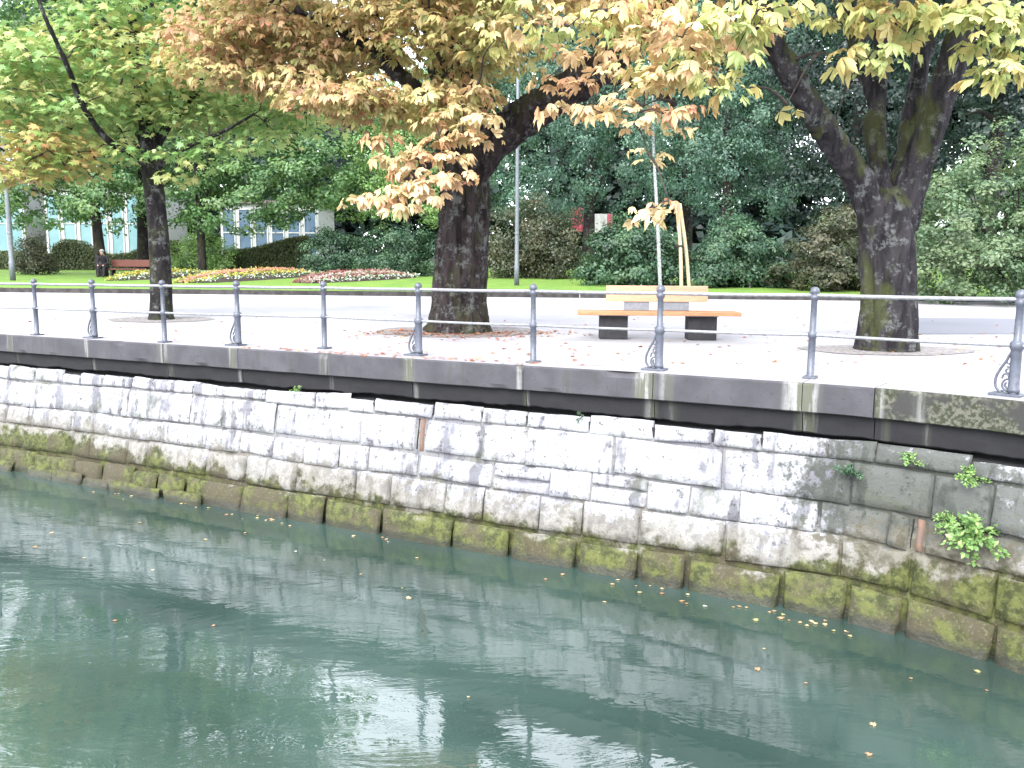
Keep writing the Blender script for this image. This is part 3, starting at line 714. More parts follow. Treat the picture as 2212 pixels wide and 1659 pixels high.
# ------------------------------------------------------------------ trees on the promenade
def flutes(k, amp, ph=0.0, fade=True):
    def f(a, t, p): return 1 + (amp * (1 - 0.5 * t)) * (math.sin(k * a + ph + 1.2 * p[2]) * 0.6 + math.sin((k * 2 + 1) * a + 2.1 * ph + 0.6 * p[2]) * 0.4)
    return f
def furrows(k, amp):
    def f(a, t, p):
        w = 0.5 * noise.noise(Vector((math.cos(a) * 1.5, math.sin(a) * 1.5, p[2] * 0.7)))
        return 1 - amp * ((1 - abs(math.sin(k * (a + w) / 2))) ** 2.2) - 0.5 * amp * ((1 - abs(math.sin(k * 1.5 * (a - w) + 1.0))) ** 2.5) + 0.05 * math.sin(2 * a + p[2])
    return f
def single_leaves(tree, tm_name, tm, P_, Rm, S, Cc, number):
    """the leaves that show largest in the picture become leaves of their own; returns a mask of the rest"""
    px, py, zc = np.array([project(q) for q in P_]).T
    score = S / zc; vis = (px > 5) & (px < 2207) & (py > 5) & (py < 700)
    score = np.where(vis, score * np.where(py > 60, 1.15, 1.0), 0) - zc * 0.0006
    idx = np.argsort(-score)[:number]; TV, TF = tm
    variants = []
    for k in range(6):
        variants.append(mesh_np('leaf', PALMS[k][0], TF)); variants[-1].materials.append(M_LEAF1)
    base = Vector(tree.location)
    for j, i in enumerate(idx):
        o = bpy.data.objects.new('leaf', variants[j % 6]); COL.objects.link(o); o.parent = tree
        m = Matrix([list(map(float, Rm[i][r_])) for r_ in range(3)]).to_4x4(); m = m @ Matrix.Scale(float(S[i]), 4); m.translation = Vector(P_[i]) - base
        o.matrix_local = m; o.color = (*map(float, Cc[i]), 1)
    rest = np.ones(len(P_), bool); rest[idx] = False; return rest
def crown_from(tree, tm, pads, number, name='crown'):
    allp = [pad_leaves(*q) for q in pads]; P_ = np.concatenate([a[0] for a in allp]); Rm = np.concatenate([a[1] for a in allp]); S = np.concatenate([a[2] for a in allp]); Cc = np.concatenate([a[3] for a in allp])
    rest = single_leaves(tree, 'leaf', tm, P_, Rm, S, Cc, number) if number else np.ones(len(P_), bool)
    return scatter(name, tm, P_[rest], Rm[rest], S[rest], Cc[rest], tree)
def region(px, py, Y, rx, ry, rY, n):
    out = []
    while len(out) < n:
        d = rng.uniform(-1, 1, 3)
        if d @ d > 1: continue
        out.append(at(px + d[0] * rx, py + d[1] * ry, Y + d[2] * rY))
    return out

# tree 1: slender maple
b1 = deck_hit(350, 690); D1 = b1[1]
t1 = tag(empty('maple_tree', b1), 'slender maple with light green and yellow leaves, farthest tree on the promenade', 'tree', 'trees along the promenade')
tr = [limb([(349, 692, D1, 0.287), (348, 672, D1, 0.239), (347, 600, D1, 0.213), (340, 480, D1, 0.204), (332, 400, D1, 0.200), (325, 350, D1, 0.191), (318, 290, D1, 0.157), (303, 190, D1, 0.131), (290, 90, D1, 0.104), (283, -60, D1, 0.087), (275, -250, D1, 0.044)]),
      limb([(330, 360, D1, 0.113), (285, 335, D1 - 0.44, 0.074), (230, 300, D1 - 0.88, 0.065), (180, 230, D1 - 1.32, 0.057), (140, 130, D1 - 1.76, 0.048), (95, 30, D1 - 2.20, 0.039), (50, -100, D1 - 2.20, 0.026)]),
      limb([(325, 330, D1, 0.122), (365, 270, D1 + .2, 0.087), (425, 190, D1 + .3, 0.074), (450, 90, D1 + .3, 0.061), (480, -80, D1 + .3, 0.035)]),
      limb([(322, 330, D1, 0.104), (290, 270, D1 + .5, 0.078), (250, 200, D1 + .9, 0.061), (215, 80, D1 + 1.2, 0.044), (180, -60, D1 + 1.3, 0.026)]),
      limb([(335, 360, D1, 0.087), (400, 320, D1 - .5, 0.052), (480, 285, D1 - .9, 0.039), (560, 240, D1 - 1.1, 0.026)]),
      limb([(300, 150, D1, 0.061), (240, 60, D1 - .6, 0.044), (190, 10, D1 - .9, 0.026)])]
fused('trunk', [(P_, r_, 18, flutes(5, 0.05) if i == 0 else None) for i, (P_, r_) in enumerate(tr)], M_BARK1, t1, 0.03, 0.012)
pads = []
def addp(c, rx, rz, n, size, pal): pads.append((np.asarray(c), rx, rz, n, size, pal))
for c in region(150, 160, D1 + .5, 330, 160, 2.2, 112): addp(c, .80, .26, 74, .14, 'lime')
for c in region(550, 200, D1 + .1, 180, 115, 1.6, 36): addp(c, .75, .25, 66, .14, 'lime')
for c in region(500, 90, D1 - .8, 250, 90, 1.3, 24): addp(c, .8, .28, 60, .14, 'limeorange')
for c in region(50, 330, D1 - .3, 170, 60, 1.5, 20): addp(c, .75, .26, 60, .14, 'limeorange')
for c in region(250, -190, D1, 430, 210, 2.6, 56): addp(c, 1.0, .4, 60, .15, 'lime')
for px, py in ((265, 325), (290, 335), (420, 350), (445, 330), (380, 380), (410, 300), (480, 310), (350, 330), (530, 320), (600, 290), (660, 280)):
    addp(at(px, py, D1 - .9), .42, .16, 34, .14, 'lime')
for px, py in ((20, 375), (45, 380), (10, 360)): addp(at(px, py, D1 - 1.0), .35, .14, 26, .14, 'gold')
nodes = [q for P_, r_ in tr for q in P_[len(P_) // 2:]] + [q for P_, r_ in tr[1:] for q in P_]
branch_net(nodes, [p_[0] for p_ in pads], t1, .04)
crown_from(t1, T_MAPLE, pads, 0)

# tree 2: big horse chestnut
b2 = deck_hit(995, 716); D2 = b2[1]
t2 = tag(empty('chestnut_tree', b2), 'stout horse chestnut with orange and yellow leaves standing left of the bench', 'tree', 'trees along the promenade')
tr = [limb([(990, 719, D2, 0.644), (991, 700, D2, 0.552), (993, 640, D2, 0.501), (998, 540, D2, 0.478), (1003, 440, D2, 0.451), (1003, 370, D2, 0.442), (1000, 310, D2, 0.423), (985, 240, D2, 0.331), (965, 150, D2 + .2, 0.285), (940, 20, D2 + .4, 0.230), (915, -150, D2 + .5, 0.147), (900, -330, D2 + .6, 0.064)]),
      limb([(1010, 370, D2, 0.368), (1055, 315, D2 - .15, 0.331), (1110, 270, D2 - .4, 0.304), (1180, 222, D2 - .8, 0.276), (1270, 165, D2 - 1.3, 0.248), (1370, 85, D2 - 1.9, 0.193), (1480, -20, D2 - 2.5, 0.138), (1580, -150, D2 - 3, 0.064)]),
      limb([(985, 300, D2, 0.202), (930, 230, D2 - .5, 0.138), (850, 150, D2 - .9, 0.110), (750, 70, D2 - 1.2, 0.083), (640, 20, D2 - 1.4, 0.046)]),
      limb([(1000, 330, D2, 0.147), (960, 330, D2 - 1.0, 0.074), (930, 350, D2 - 1.9, 0.051), (880, 390, D2 - 2.5, 0.028)]),
      limb([(975, 210, D2, 0.166), (1040, 120, D2 + .5, 0.120), (1090, 20, D2 + .9, 0.092), (1130, -120, D2 + 1.2, 0.046)]),
      limb([(1280, 160, D2 - 1.35, 0.110), (1330, 170, D2 - 2.2, 0.064), (1400, 190, D2 - 3.2, 0.046), (1460, 225, D2 - 4, 0.023)])]
fused('trunk', [(P_, r_, 72 if i == 0 else (40 if i < 2 else 14), furrows(10, 0.13) if i == 0 else (flutes(4, .06) if i == 1 else None)) for i, (P_, r_) in enumerate(tr)], M_BARK2, t2, 0.020, 0.065)
pads = []
for c in region(620, 80, D2 - .2, 250, 115, 1.6, 80): addp(c, .70, .22, 54, .135, 'rust')
for c in region(770, 200, D2 - 2.2, 120, 70, .6, 14): addp(c, .5, .18, 40, .135, 'rust')
for c in region(930, 50, D2 - .6, 230, 110, 2.0, 44): addp(c, .70, .22, 40, .155, 'orange')
for c in region(940, 200, D2 - 1.6, 110, 80, .8, 16): addp(c, .5, .18, 28, .15, 'orange')
for c in region(1250, 30, D2 - 3.0, 250, 90, 1.8, 25): addp(c, .55, .17, 24, .165, random.choice(['gold', 'orange', 'orange', 'yellowgreen']))
for c in region(1480, 60, D2 - 4.2, 170, 100, 1.2, 15): addp(c, .5, .16, 22, .165, random.choice(['gold', 'yellowgreen']))
for c in region(1000, -200, D2 - 1.6, 620, 190, 2.2, 62): addp(c, 1.0, .4, 34, .27, 'orange')
for px, py, dy, n in ((780, 425, -2.9, 9), (820, 420, -2.9, 12), (865, 408, -2.8, 14), (905, 400, -2.7, 14), (950, 385, -2.6, 14), (990, 378, -2.6, 12), (860, 440, -2.9, 8), (930, 420, -2.9, 8), (850, 340, -2.4, 14), (905, 330, -2.4, 16), (950, 300, -2.4, 16),
                      (1000, 285, -2.4, 16), (1040, 250, -2.6, 14), (1000, 235, -2.4, 14), (940, 255, -2.2, 14), (1050, 295, -2.5, 8), (980, 335, -2.5, 12), (890, 370, -2.6, 12), (820, 300, -2.2, 10), (1030, 190, -2.5, 12)):
    addp(at(px, py, D2 + dy), .30, .08, int(n * 1.5), .165, 'gold')
for px, py, dy, n in ((1200, 235, -3.6, 10), (1250, 232, -3.8, 12), (1300, 245, -4, 10), (1330, 215, -4.2, 14), (1400, 180, -4.6, 14), (1430, 245, -4.8, 10), (1490, 235, -4.9, 12), (1465, 275, -4.9, 6), (1390, 230, -4.5, 8), (1540, 165, -5, 12), (1560, 195, -5, 7), (1400, 330, -4.6, 7),
                      (1380, 458, -4.9, 6), (1415, 448, -4.9, 6), (1445, 434, -4.9, 4), (1250, 180, -3.6, 14), (1320, 150, -4, 14), (1450, 150, -4.8, 14), (1500, 110, -5, 16), (1180, 170, -3.2, 10), (1370, 265, -4.5, 5), (1230, 120, -3.4, 14)):
    addp(at(px, py, D2 + dy), .26, .08, int(n * 1.15), .16, 'gold' if px < 1500 else 'yellowgreen')
nodes = [q for P_, r_ in tr[:1] for q in P_[len(P_) // 2:]] + [q for P_, r_ in tr[1:] for q in P_[2:]]
branch_net(nodes, [p_[0] for p_ in pads], t2, .05)
crown_from(t2, T_PALM, pads, 300)

# tree 3: forked mossy chestnut
b3 = deck_hit(1915, 756); D3 = b3[1]
t3 = tag(empty('chestnut_tree', b3), 'forked mossy chestnut with yellow green leaves standing right of the bench', 'tree', 'trees along the promenade')
tr = [limb([(1914, 760, D3, 0.435), (1915, 742, D3, 0.405), (1916, 660, D3, 0.378), (1916, 560, D3, 0.374), (1915, 490, D3, 0.365), (1913, 440, D3, 0.331), (1910, 410, D3, 0.191)]),
      limb([(1893, 490, D3, 0.226), (1858, 395, D3 - .1, 0.187), (1795, 300, D3 - .3, 0.161), (1728, 195, D3 - .6, 0.152), (1668, 80, D3 - .8, 0.144), (1615, -30, D3 - 1, 0.139), (1570, -170, D3 - 1.2, 0.104), (1530, -330, D3 - 1.4, 0.052)]),
      limb([(1905, 440, D3, 0.174), (1896, 350, D3 + .15, 0.117), (1888, 265, D3 + .3, 0.144), (1897, 215, D3 + .35, 0.087), (1905, 120, D3 + .4, 0.087), (1900, 0, D3 + .4, 0.074), (1890, -160, D3 + .4, 0.044)]),
      limb([(1942, 490, D3, 0.244), (1972, 385, D3 - .1, 0.204), (2010, 275, D3 - .2, 0.187), (2045, 170, D3 - .3, 0.178), (2080, 60, D3 - .35, 0.174), (2115, -60, D3 - .4, 0.157), (2160, -240, D3 - .5, 0.070)]),
      limb([(1935, 440, D3 + .3, 0.157), (1955, 330, D3 + .65, 0.131), (1978, 210, D3 + .8, 0.122), (1998, 100, D3 + .8, 0.122), (2010, -40, D3 + .9, 0.096), (2020, -200, D3 + 1, 0.044)]),
      limb([(1890, 240, D3 + .3, 0.087), (1862, 150, D3 + .5, 0.074), (1838, 60, D3 + .6, 0.096), (1815, -40, D3 + .7, 0.087), (1790, -180, D3 + .8, 0.044)]),
      limb([(1800, 300, D3 - .3, 0.061), (1845, 360, D3 - .1, 0.070), (1890, 420, D3, 0.087)])]
fused('trunk', [(P_, r_, 72 if i == 0 else 22, furrows(8, 0.09) if i == 0 else flutes(4, .05, i)) for i, (P_, r_) in enumerate(tr)], M_BARK3, t3, 0.020, 0.042)
pads = []
for px, py, dy, n in ((1870, 135, -1.6, 9), (1900, 100, -1.6, 8), (1850, 110, -1.5, 6), (1905, 45, -1.5, 14), (1950, 25, -1.6, 14), (2000, 35, -1.7, 14), (2050, 20, -1.8, 14), (1880, 20, -1.4, 12), (1800, 40, -1.4, 9), (1770, 15, -1.4, 9), (1960, 70, -1.5, 7), (1830, 130, -1.5, 4), (1930, 130, -1.5, 6),
                      (2120, 90, -1.9, 12), (2160, 130, -2, 12), (2195, 150, -2, 10), (2130, 160, -2, 7), (2180, 60, -2, 14), (2140, 30, -1.9, 14), (2090, 25, -1.9, 12), (2205, 100, -2, 12), (2215, 20, -2, 14), (1690, 25, -1.8, 12), (1620, 60, -2, 14), (1590, 110, -2, 10), (1560, 40, -2, 14), (1600, 190, -2, 4), (1640, 20, -2, 12), (1700, 225, -1.4, 2)):
    addp(at(px, py, D3 + dy), .27, .09, int(n * 1.15), .19, 'yellowgreen')
for c in region(1950, -230, D3 - .4, 420, 190, 2.6, 56): addp(c, .9, .35, 30, .26, 'yellowgreen')
for c in region(2080, 10, D3 - 1.5, 200, 45, .8, 5): addp(c, .4, .14, 12, .24, 'yellowgreen')
nodes = [q for P_, r_ in tr[1:6] for q in P_[len(P_) // 2:]]
branch_net(nodes, [p_[0] for p_ in pads], t3, .045)
crown_from(t3, T_PALM, pads, 300)
# soil rings at the tree feet
for bpt, rx, ry, nm in ((b1, 1.1, .9, 'tree_pit'), (b2, 1.5, 1.2, 'tree_pit'), (b3, 1.25, .85, 'tree_pit')):
    V = [(bpt[0], bpt[1], float(zp(bpt[1])) + .004)]
    for k in range(40):
        a = 2 * math.pi * k / 40; q = 1 + 0.18 * nz(math.cos(a) * 2, math.sin(a) * 2, bpt[0]); x_, y_ = bpt[0] + math.cos(a) * rx * q, bpt[1] + math.sin(a) * ry * q
        V.append((x_, y_, float(zp(y_)) + .004))
    tag(link(nm, mesh_np(nm, V, [(0, 1 + k, 1 + (k + 1) % 40) for k in range(40)]), M_SOIL), kind='structure')

# ------------------------------------------------------------------ bench
bc = deck_hit(1420, 733); bl = 2.62
be = tag(empty('park_bench', (bc[0], bc[1] + .1, float(zp(bc[1]))), R(-4)), 'pale wooden bench on two dark concrete blocks by the railing', 'bench')
def bpart(name, boxes, mat, parent=be, bev=0.012):
    b = MB()
    for c, s in boxes: b.box(c, s, bev=bev)
    return b.build(name, mat, parent)
for sx in (-1, 1): bpart('pedestal', [((sx * .72, 0, .19), (.46, .42, .38))], M_PED, bev=.008)
for sx in (-1, 1): bpart('steel_plate', [((sx * .72, 0, .388), (.50, .46, .014))], M_STEEL, bev=.003)
for k in range(4): bpart('seat_plank', [((0.0, -.27 + k * .18, .43), (bl, .172, .065))], M_WOODR, bev=.012)
for sx in (-1, 1): bpart('backrest_bracket', [((sx * .33, .17, .535), (.42, .05, .145))], M_STEEL, bev=.006)
for k in range(2): bpart('backrest_plank', [((0.0, .15 + .012 * k, .672 + k * .137), (1.68, .085, .131))], M_WOODL, bev=.012)

# ------------------------------------------------------------------ lamp posts
def lamp(px, py, label, h=7.0, r=.085):
    q = lawn_hit(px, py); e = tag(empty('lamp_post', q), label, 'lamp post', 'park lamp posts')
    b = MB(); b.lathe((0, 0, -.05), [(r * 1.25, 0), (r * 1.25, .9), (r * 1.05, .95), (r * 1.0, 2.2), (r * .8, h * .6), (r * .6, h)], 14); b.build('pole', M_LAMP, e, True)
    b = MB(); b.lathe((0, 0, 2.1), [(r * 1.08, 0), (r * 1.12, .02), (r * 1.12, .07), (r * 1.08, .09)], 14); b.build('collar', M_LAMP, e, True)
    b = MB(); b.lathe((0, 0, h - .05), [(.05, 0), (.12, .05), (.26, .12), (.30, .2), (.24, .32), (.05, .40)], 16); b.build('lamp_head', M_LAMP, e, True)
lamp(1116, 617, 'grey lamp post on the lawn just right of the stout chestnut trunk', 12)
lamp(28, 606, 'grey lamp post on the lawn at the far end of the promenade', 10, .10)

# ------------------------------------------------------------------ background planting
def bush(name, label, cat, px0, px1, py_top, py_base, Y, n, size, pal, depth=None, group=None, lumps=5, clump=.45, droop=0.0, on_lawn=True):
    cxp = (px0 + px1) / 2; base = at(cxp, py_base, Y); w = (px1 - px0) / FPX * Y; h = (py_base - py_top) / FPX * Y; depth = depth or w * .7
    base[2] = float(lawn_z(base[0], base[1]))
    h = at(cxp, py_top, Y)[2] - base[2]
    e = tag(empty(name, base), label, cat, group); bl_ = []
    for k in range(lumps):
        fx = (k + .5) / lumps * 2 - 1; hh = h * (1 - .28 * abs(fx) ** 1.5) * random.uniform(.88, 1.05)
        bl_.append((base + np.array([fx * w * .36, random.uniform(-.25, .25) * depth, hh * .5]), (w * .5 / lumps * 1.9, depth * .5, hh * .5)))
    for k in range(lumps):
        fx = (k + .5) / lumps * 2 - 1
        bl_.append((base + np.array([fx * w * .46, random.uniform(-.3, .1) * depth, h * .16]), (w * .5 / lumps * 1.7, depth * .42, h * .17)))
    scatter('crown', T_BLADE, *blob_leaves(bl_, int(n * 1.2), size, pal, clump * .85, 95, droop), e)
    b = MB()
    for k in range(7):
        a = random.uniform(0, 6.28); q = base + np.array([math.cos(a) * w * .25, math.sin(a) * depth * .2, h * .6]); m = (base + q) / 2 + np.array([math.cos(a) * .1, math.sin(a) * .1, 0])
        b.tube(catmull([base - np.array([0, 0, .05]), m, q], 4), np.linspace(.05, .015, 9), 6)
    wlink('stems', b.mesh('stems'), M_BARKB, e); return e
def tree(name, label, px, py_base, Y, top_z, blobs, n, size, pal, r=.22, clump=.6, droop=0.0, group=None, mat=None, cat='tree'):
    """blobs in picture units: (px, py, dY, rx_px, ry_px, rY_m)"""
    base = at(px, py_base, Y); base[2] = float(lawn_z(base[0], base[1])); e = tag(empty(name, base), label, cat, group)
    bl_ = [(at(a, b_, Y + dY), (rx / FPX * Y, rY, ry / FPX * Y)) for a, b_, dY, rx, ry, rY in blobs]
    scatter('crown', T_BLADE, *blob_leaves(bl_, n, size, pal, clump * .9, 85, droop), e)
    b = MB(); tip = base + np.array([random.uniform(-.3, .3), 0, top_z - base[2]]); mid = (base + tip) / 2 + np.array([random.uniform(-.2, .2), 0, 0])
    P_ = catmull([base - np.array([0, 0, .1]), base * .75 + tip * .25 + np.array([random.uniform(-.12, .12), 0, 0]), mid, tip], 5); b.tube(P_, r * np.linspace(1.15, .25, len(P_)), 12)
    for c, rad in bl_:
        s_ = P_[random.randrange(len(P_) // 3, len(P_) - 2)]; m = s_ * .5 + np.array(c) * .5 + np.array([0, 0, .3]); b.tube(catmull([s_, m, c], 4), np.linspace(r * .4, .02, 9), 7)
    wlink('trunk', b.mesh('trunk', True), mat or M_BARKB, e); return e
GB = 'trees behind the lawn'
tree('chestnut_tree', 'dark green chestnut with thin grey trunk at left on the lawn', 222, 590, 43, 12, [(120, 410, 0, 130, 85, 2.4), (230, 430, -.5, 110, 70, 2.2), (30, 400, .5, 110, 90, 2.4), (150, 280, 1, 190, 130, 3.2), (170, 150, 1, 170, 100, 3), (120, 20, 1, 190, 110, 3), (140, -90, 1, 150, 80, 2.6)], 34000, 0.20, 'chest', .26, .55, 0, GB)
tree('chestnut_tree', 'dark green chestnut with thick black trunk behind the slender maple', 313, 584, 47, 13, [(370, 420, 0, 150, 90, 3), (330, 300, 0, 190, 120, 4), (450, 330, .5, 160, 110, 3), (340, 150, 1, 200, 120, 4), (350, 10, 1, 200, 120, 3.6), (340, -90, 1, 140, 80, 3)], 32000, 0.210, 'chest', .36, .55, 0, GB)
tree('chestnut_tree', 'dark green chestnut with leaning thin trunk behind the yellow flower bed', 436, 572, 45, 12, [(520, 430, -1, 150, 75, 2.4), (620, 400, 0, 140, 90, 2.4), (690, 340, .5, 110, 110, 2.6), (560, 320, .5, 170, 110, 3), (560, 190, 1, 180, 110, 3), (540, 50, 1, 190, 120, 3), (560, -60, 1, 130, 80, 2.6)], 40000, 0.20, 'chest', .22, .55, 0, GB)
tree('chestnut_tree', 'dark green chestnut at the left edge beyond the far lamp post', -110, 590, 46, 14, [(-90, 400, 0, 130, 90, 2.6), (-140, 270, .5, 170, 120, 3), (-80, 140, .5, 150, 110, 3), (-120, 0, .5, 160, 110, 3), (-110, -110, .5, 120, 80, 2.6)], 26000, .21, 'chest', .3, .55, 0, GB)
tree('broadleaf_tree', 'bright green tree seen between the maple and the stout chestnut', 885, 586, 46, 11, [(840, 330, 0, 90, 110, 2.6), (900, 400, 0, 110, 90, 2.4), (800, 420, .5, 90, 70, 2.2), (870, 230, 1, 130, 90, 3)], 20150, 0.160, 'light', .16, .5, 0, GB)
bush('shrub', 'bright green rounded shrub beside the yellow flower bed', 'shrub', 372, 505, 470, 575, 48, 8000, 0.120, 'light', group='shrubs round the lawn')
bush('shrub', 'large dark green shrub behind the red flower bed', 'shrub', 650, 800, 478, 582, 46, 10400, 0.128, 'shrub', group='shrubs round the lawn')
bush('shrub', 'deep green shrub behind the stout chestnut trunk', 'shrub', 770, 960, 470, 590, 45, 12000, 0.128, 'shrub', group='shrubs round the lawn')
bush('shrub', 'brownish shrub next to the far lamp post', 'shrub', 40, 118, 500, 588, 46, 6400, 0.112, 'brownish', group='shrubs round the lawn')
bush('shrub', 'sprawling brown green shrub behind the lamp post', 'shrub', 1050, 1250, 400, 582, 43, 15200, 0.152, 'brownish', group='shrubs round the lawn', clump=.6, droop=.15)
bush('shrub', 'low dark evergreen shrub left of the staked sapling', 'shrub', 1255, 1480, 440, 618, 36, 18400, 0.152, 'shrub', group='shrubs round the lawn', clump=.4, droop=.1)
bush('shrub', 'dark green evergreen shrub right of the staked sapling', 'shrub', 1490, 1700, 450, 622, 35, 17600, 0.152, 'shrub', group='shrubs round the lawn', clump=.4, droop=.1)
bush('shrub', 'mottled evergreen shrub behind the forked chestnut', 'shrub', 1680, 1960, 430, 626, 33, 16800, 0.144, 'brownish', group='shrubs round the lawn', clump=.4)
bush('rhododendron', 'tall pale green rhododendron at the edge right of the forked chestnut', 'shrub', 1945, 2440, 250, 640, 27, 38400, 0.128, 'rhodo', depth=4.5, lumps=6, clump=.38, group='shrubs round the lawn')
tree('willow_tree', 'blue green drooping tree above the white and pink banners', 1270, 590, 46, 15, [(1200, 330, 0, 140, 130, 2.8), (1330, 330, -1, 150, 120, 2.8), (1180, 430, .5, 110, 70, 2.2), (1400, 260, 0, 150, 120, 3), (1260, 200, .5, 190, 120, 3.2), (1300, 60, 1, 220, 130, 3.5)], 40300, 0.152, 'blue', .34, .55, .28, GB)
tree('willow_tree', 'dark blue green tree behind the staked sapling', 1560, 600, 42, 20, [(1500, 320, 0, 130, 130, 2.6), (1600, 380, -1, 130, 100, 2.6), (1640, 270, 0, 150, 130, 3), (1540, 180, .5, 170, 130, 3), (1650, 90, .5, 200, 130, 3.4), (1480, 20, 1, 220, 140, 3.6)], 41850, 0.152, 'blue', .3, .55, .22, GB)
tree('spruce_tree', 'almost black evergreen tree behind the forked chestnut', 1830, 610, 40, 24, [(1780, 350, 0, 140, 110, 2.6), (1860, 220, 0, 180, 160, 3.2), (1800, 60, 0, 220, 170, 3.5), (1850, -150, .5, 220, 200, 3.5), (1800, -420, .5, 200, 200, 3.2)], 38750, 0.176, 'dark', .34, .6, .1, GB)
tree('spruce_tree', 'almost black evergreen tree behind the rhododendron', 2120, 620, 37, 24, [(2080, 250, 0, 160, 150, 3), (2200, 180, .5, 180, 170, 3), (2100, 40, 0, 220, 180, 3.4), (2150, -150, 0, 230, 200, 3.4), (2130, -420, 0, 200, 210, 3)], 35650, 0.176, 'dark', .34, .6, .1, GB)
tree('spruce_tree', 'tall dark evergreen rising behind the bench', 1480, 590, 50, 24, [(1450, 120, 0, 200, 160, 3.5), (1500, -80, 0, 220, 180, 3.5), (1480, -320, 0, 200, 200, 3.5), (1600, 300, 0, 160, 140, 3.5)], 24800, 0.208, 'dark', .34, .7, .1, GB)
tree('broadleaf_tree', 'dark tree high behind the stout chestnut', 1010, 585, 52, 17, [(1000, 250, 0, 170, 150, 3.5), (1080, 100, 0, 190, 140, 3.5), (930, 80, 0, 150, 130, 3.5), (1080, 380, 0, 120, 120, 3)], 23250, 0.216, 'shrub', .3, .7, 0, GB)

# far wood that closes the view
fw_ = []
for k in range(46):
    X = -48 + k * 2.3 + random.uniform(-1, 1); Y = random.uniform(78, 92); px_ = CXP + X / Y * FPX
    low = 650 < px_ < 1000
    H = random.uniform(17, 20) if low else random.uniform(27, 33)
    for zc in np.arange(3.5, H, 5.0): fw_.append((np.array([X + random.uniform(-1, 1), Y + random.uniform(-3, 3), zc]), (3.2, 3.0, 3.4)))
fo = scatter('far_wood', T_BLADE, *blob_leaves(fw_, 130000, 1.15, 'dark', 1.5, 40), None); tag(fo, kind='stuff')

# hedges with scalloped tops
def hedge(label, prof, Y, thick=1.3, n=9000):
    base = at(prof[0][0], prof[0][2], Y); e = tag(empty('hedge', base), label, 'hedge', 'clipped hedges'); pts = []; V = []
    for px, pt, pb in prof:
        b_ = at(px, pb, Y); t_ = at(px, pt, Y); V.append((b_[0], Y, float(lawn_z(b_[0], Y)) - .05, t_[2]))
    V = np.array(V); b = MB()
    for i in range(len(V) - 1):
        a, c = V[i], V[i + 1]
        q = [(a[0], Y + .12, a[2]), (c[0], Y + .12, c[2]), (c[0], Y + thick - .12, c[2]), (a[0], Y + thick - .12, a[2]), (a[0], Y + .12, a[3] - .12), (c[0], Y + .12, c[3] - .12), (c[0], Y + thick - .12, c[3] - .12), (a[0], Y + thick - .12, a[3] - .12)]
        b.add(q, [(0, 1, 5, 4), (2, 3, 7, 6), (4, 5, 6, 7)] + ([(3, 0, 4, 7)] if i == 0 else []) + ([(1, 2, 6, 5)] if i == len(V) - 2 else []))
    wlink('inner_branches', b.mesh('inner_branches'), M_HCORE, e)
    x = rng.uniform(V[0, 0], V[-1, 0], n); zt = np.interp(x, V[:, 0], V[:, 3]); zb = np.interp(x, V[:, 0], V[:, 2]); top = rng.uniform(0, 1, n) < .3
    y = np.where(top, rng.uniform(Y, Y + thick, n), Y + rng.normal(0, .05, n) + .05); z = np.where(top, zt + rng.normal(0, .04, n), zb + (zt - zb) * rng.uniform(0, 1, n))
    nr = np.where(top[:, None], np.array([0, -.2, 1.0]), np.array([0, -1.0, .35])) + rng.normal(0, .5, (n, 3))
    scatter('foliage', T_BLADE, np.stack([x, y, z], 1), frame(nr, rng.normal(0, 1, (n, 3))), .13 * rng.uniform(.6, 1.3, n), pick('hedge', n), e)
hedge('clipped hedge with a dip in its top behind the seated person', [(112, 535, 586), (135, 518, 586), (165, 520, 586), (205, 545, 586), (240, 552, 586), (285, 545, 586), (325, 525, 585), (380, 520, 584)], 52)
hedge('low clipped hedge at the far end beside the lamp post', [(-120, 545, 586), (-40, 543, 586), (60, 545, 586), (112, 550, 586)], 53)
hedge('clipped hedge rising to the shrubs behind the yellow flower bed', [(480, 543, 578), (540, 538, 578), (590, 525, 578), (625, 515, 578), (665, 510, 578)], 50)

# buildings glimpsed under the trees
def house(name, label, px0, px1, py0, py1, Y, bays, wallm, glassm):
    a = at(px0, py1, Y); c = at(px1, py1, Y); zt = at((px0 + px1) / 2, py0, Y)[2]; zb = float(lawn_z(a[0], Y)) - .1; w = c[0] - a[0]
    e = tag(empty(name, ((a[0] + c[0]) / 2, Y, zb)), label, 'building', 'buildings behind the hedges'); h = zt - zb
    b = MB(); b.box((0, 3, h / 2), (w, 6, h)); b.build('wall', wallm, e)
    b = MB(); b.box((0, 3, h + .12), (w + .5, 6.6, .22)); b.build('roof', M_ROOFD, e)
    for k in range(bays):
        x = -w / 2 + (k + .5) * w / bays; ww = w / bays * .74
        b = MB()
        for sx in (-1, 1): b.box((x + sx * ww / 2, -.03, h * .52), (.09, .10, h * .78))
        for z_ in (h * .13, h * .55, h * .91): b.box((x, -.028, z_), (ww - .09, .09, .09))
        wf = b.build('window', M_WHITE, e)
        b = MB(); b.box((x, -.012, h * .52), (ww, .02, h * .76)); b.build('pane', glassm, wf)
house('glass_pavilion', 'pale glazed pavilion seen above the dipped hedge', 105, 345, 405, 580, 66, 7, M_WHITE, M_GLASS)
house('glass_pavilion', 'pale glazed pavilion behind the far lamp post', -140, 60, 405, 580, 68, 6, M_WHITE, M_GLASS)
house('low_house', 'white low house with blue windows above the rising hedge', 480, 690, 440, 575, 67, 6, M_WHITE, M_BLUE)
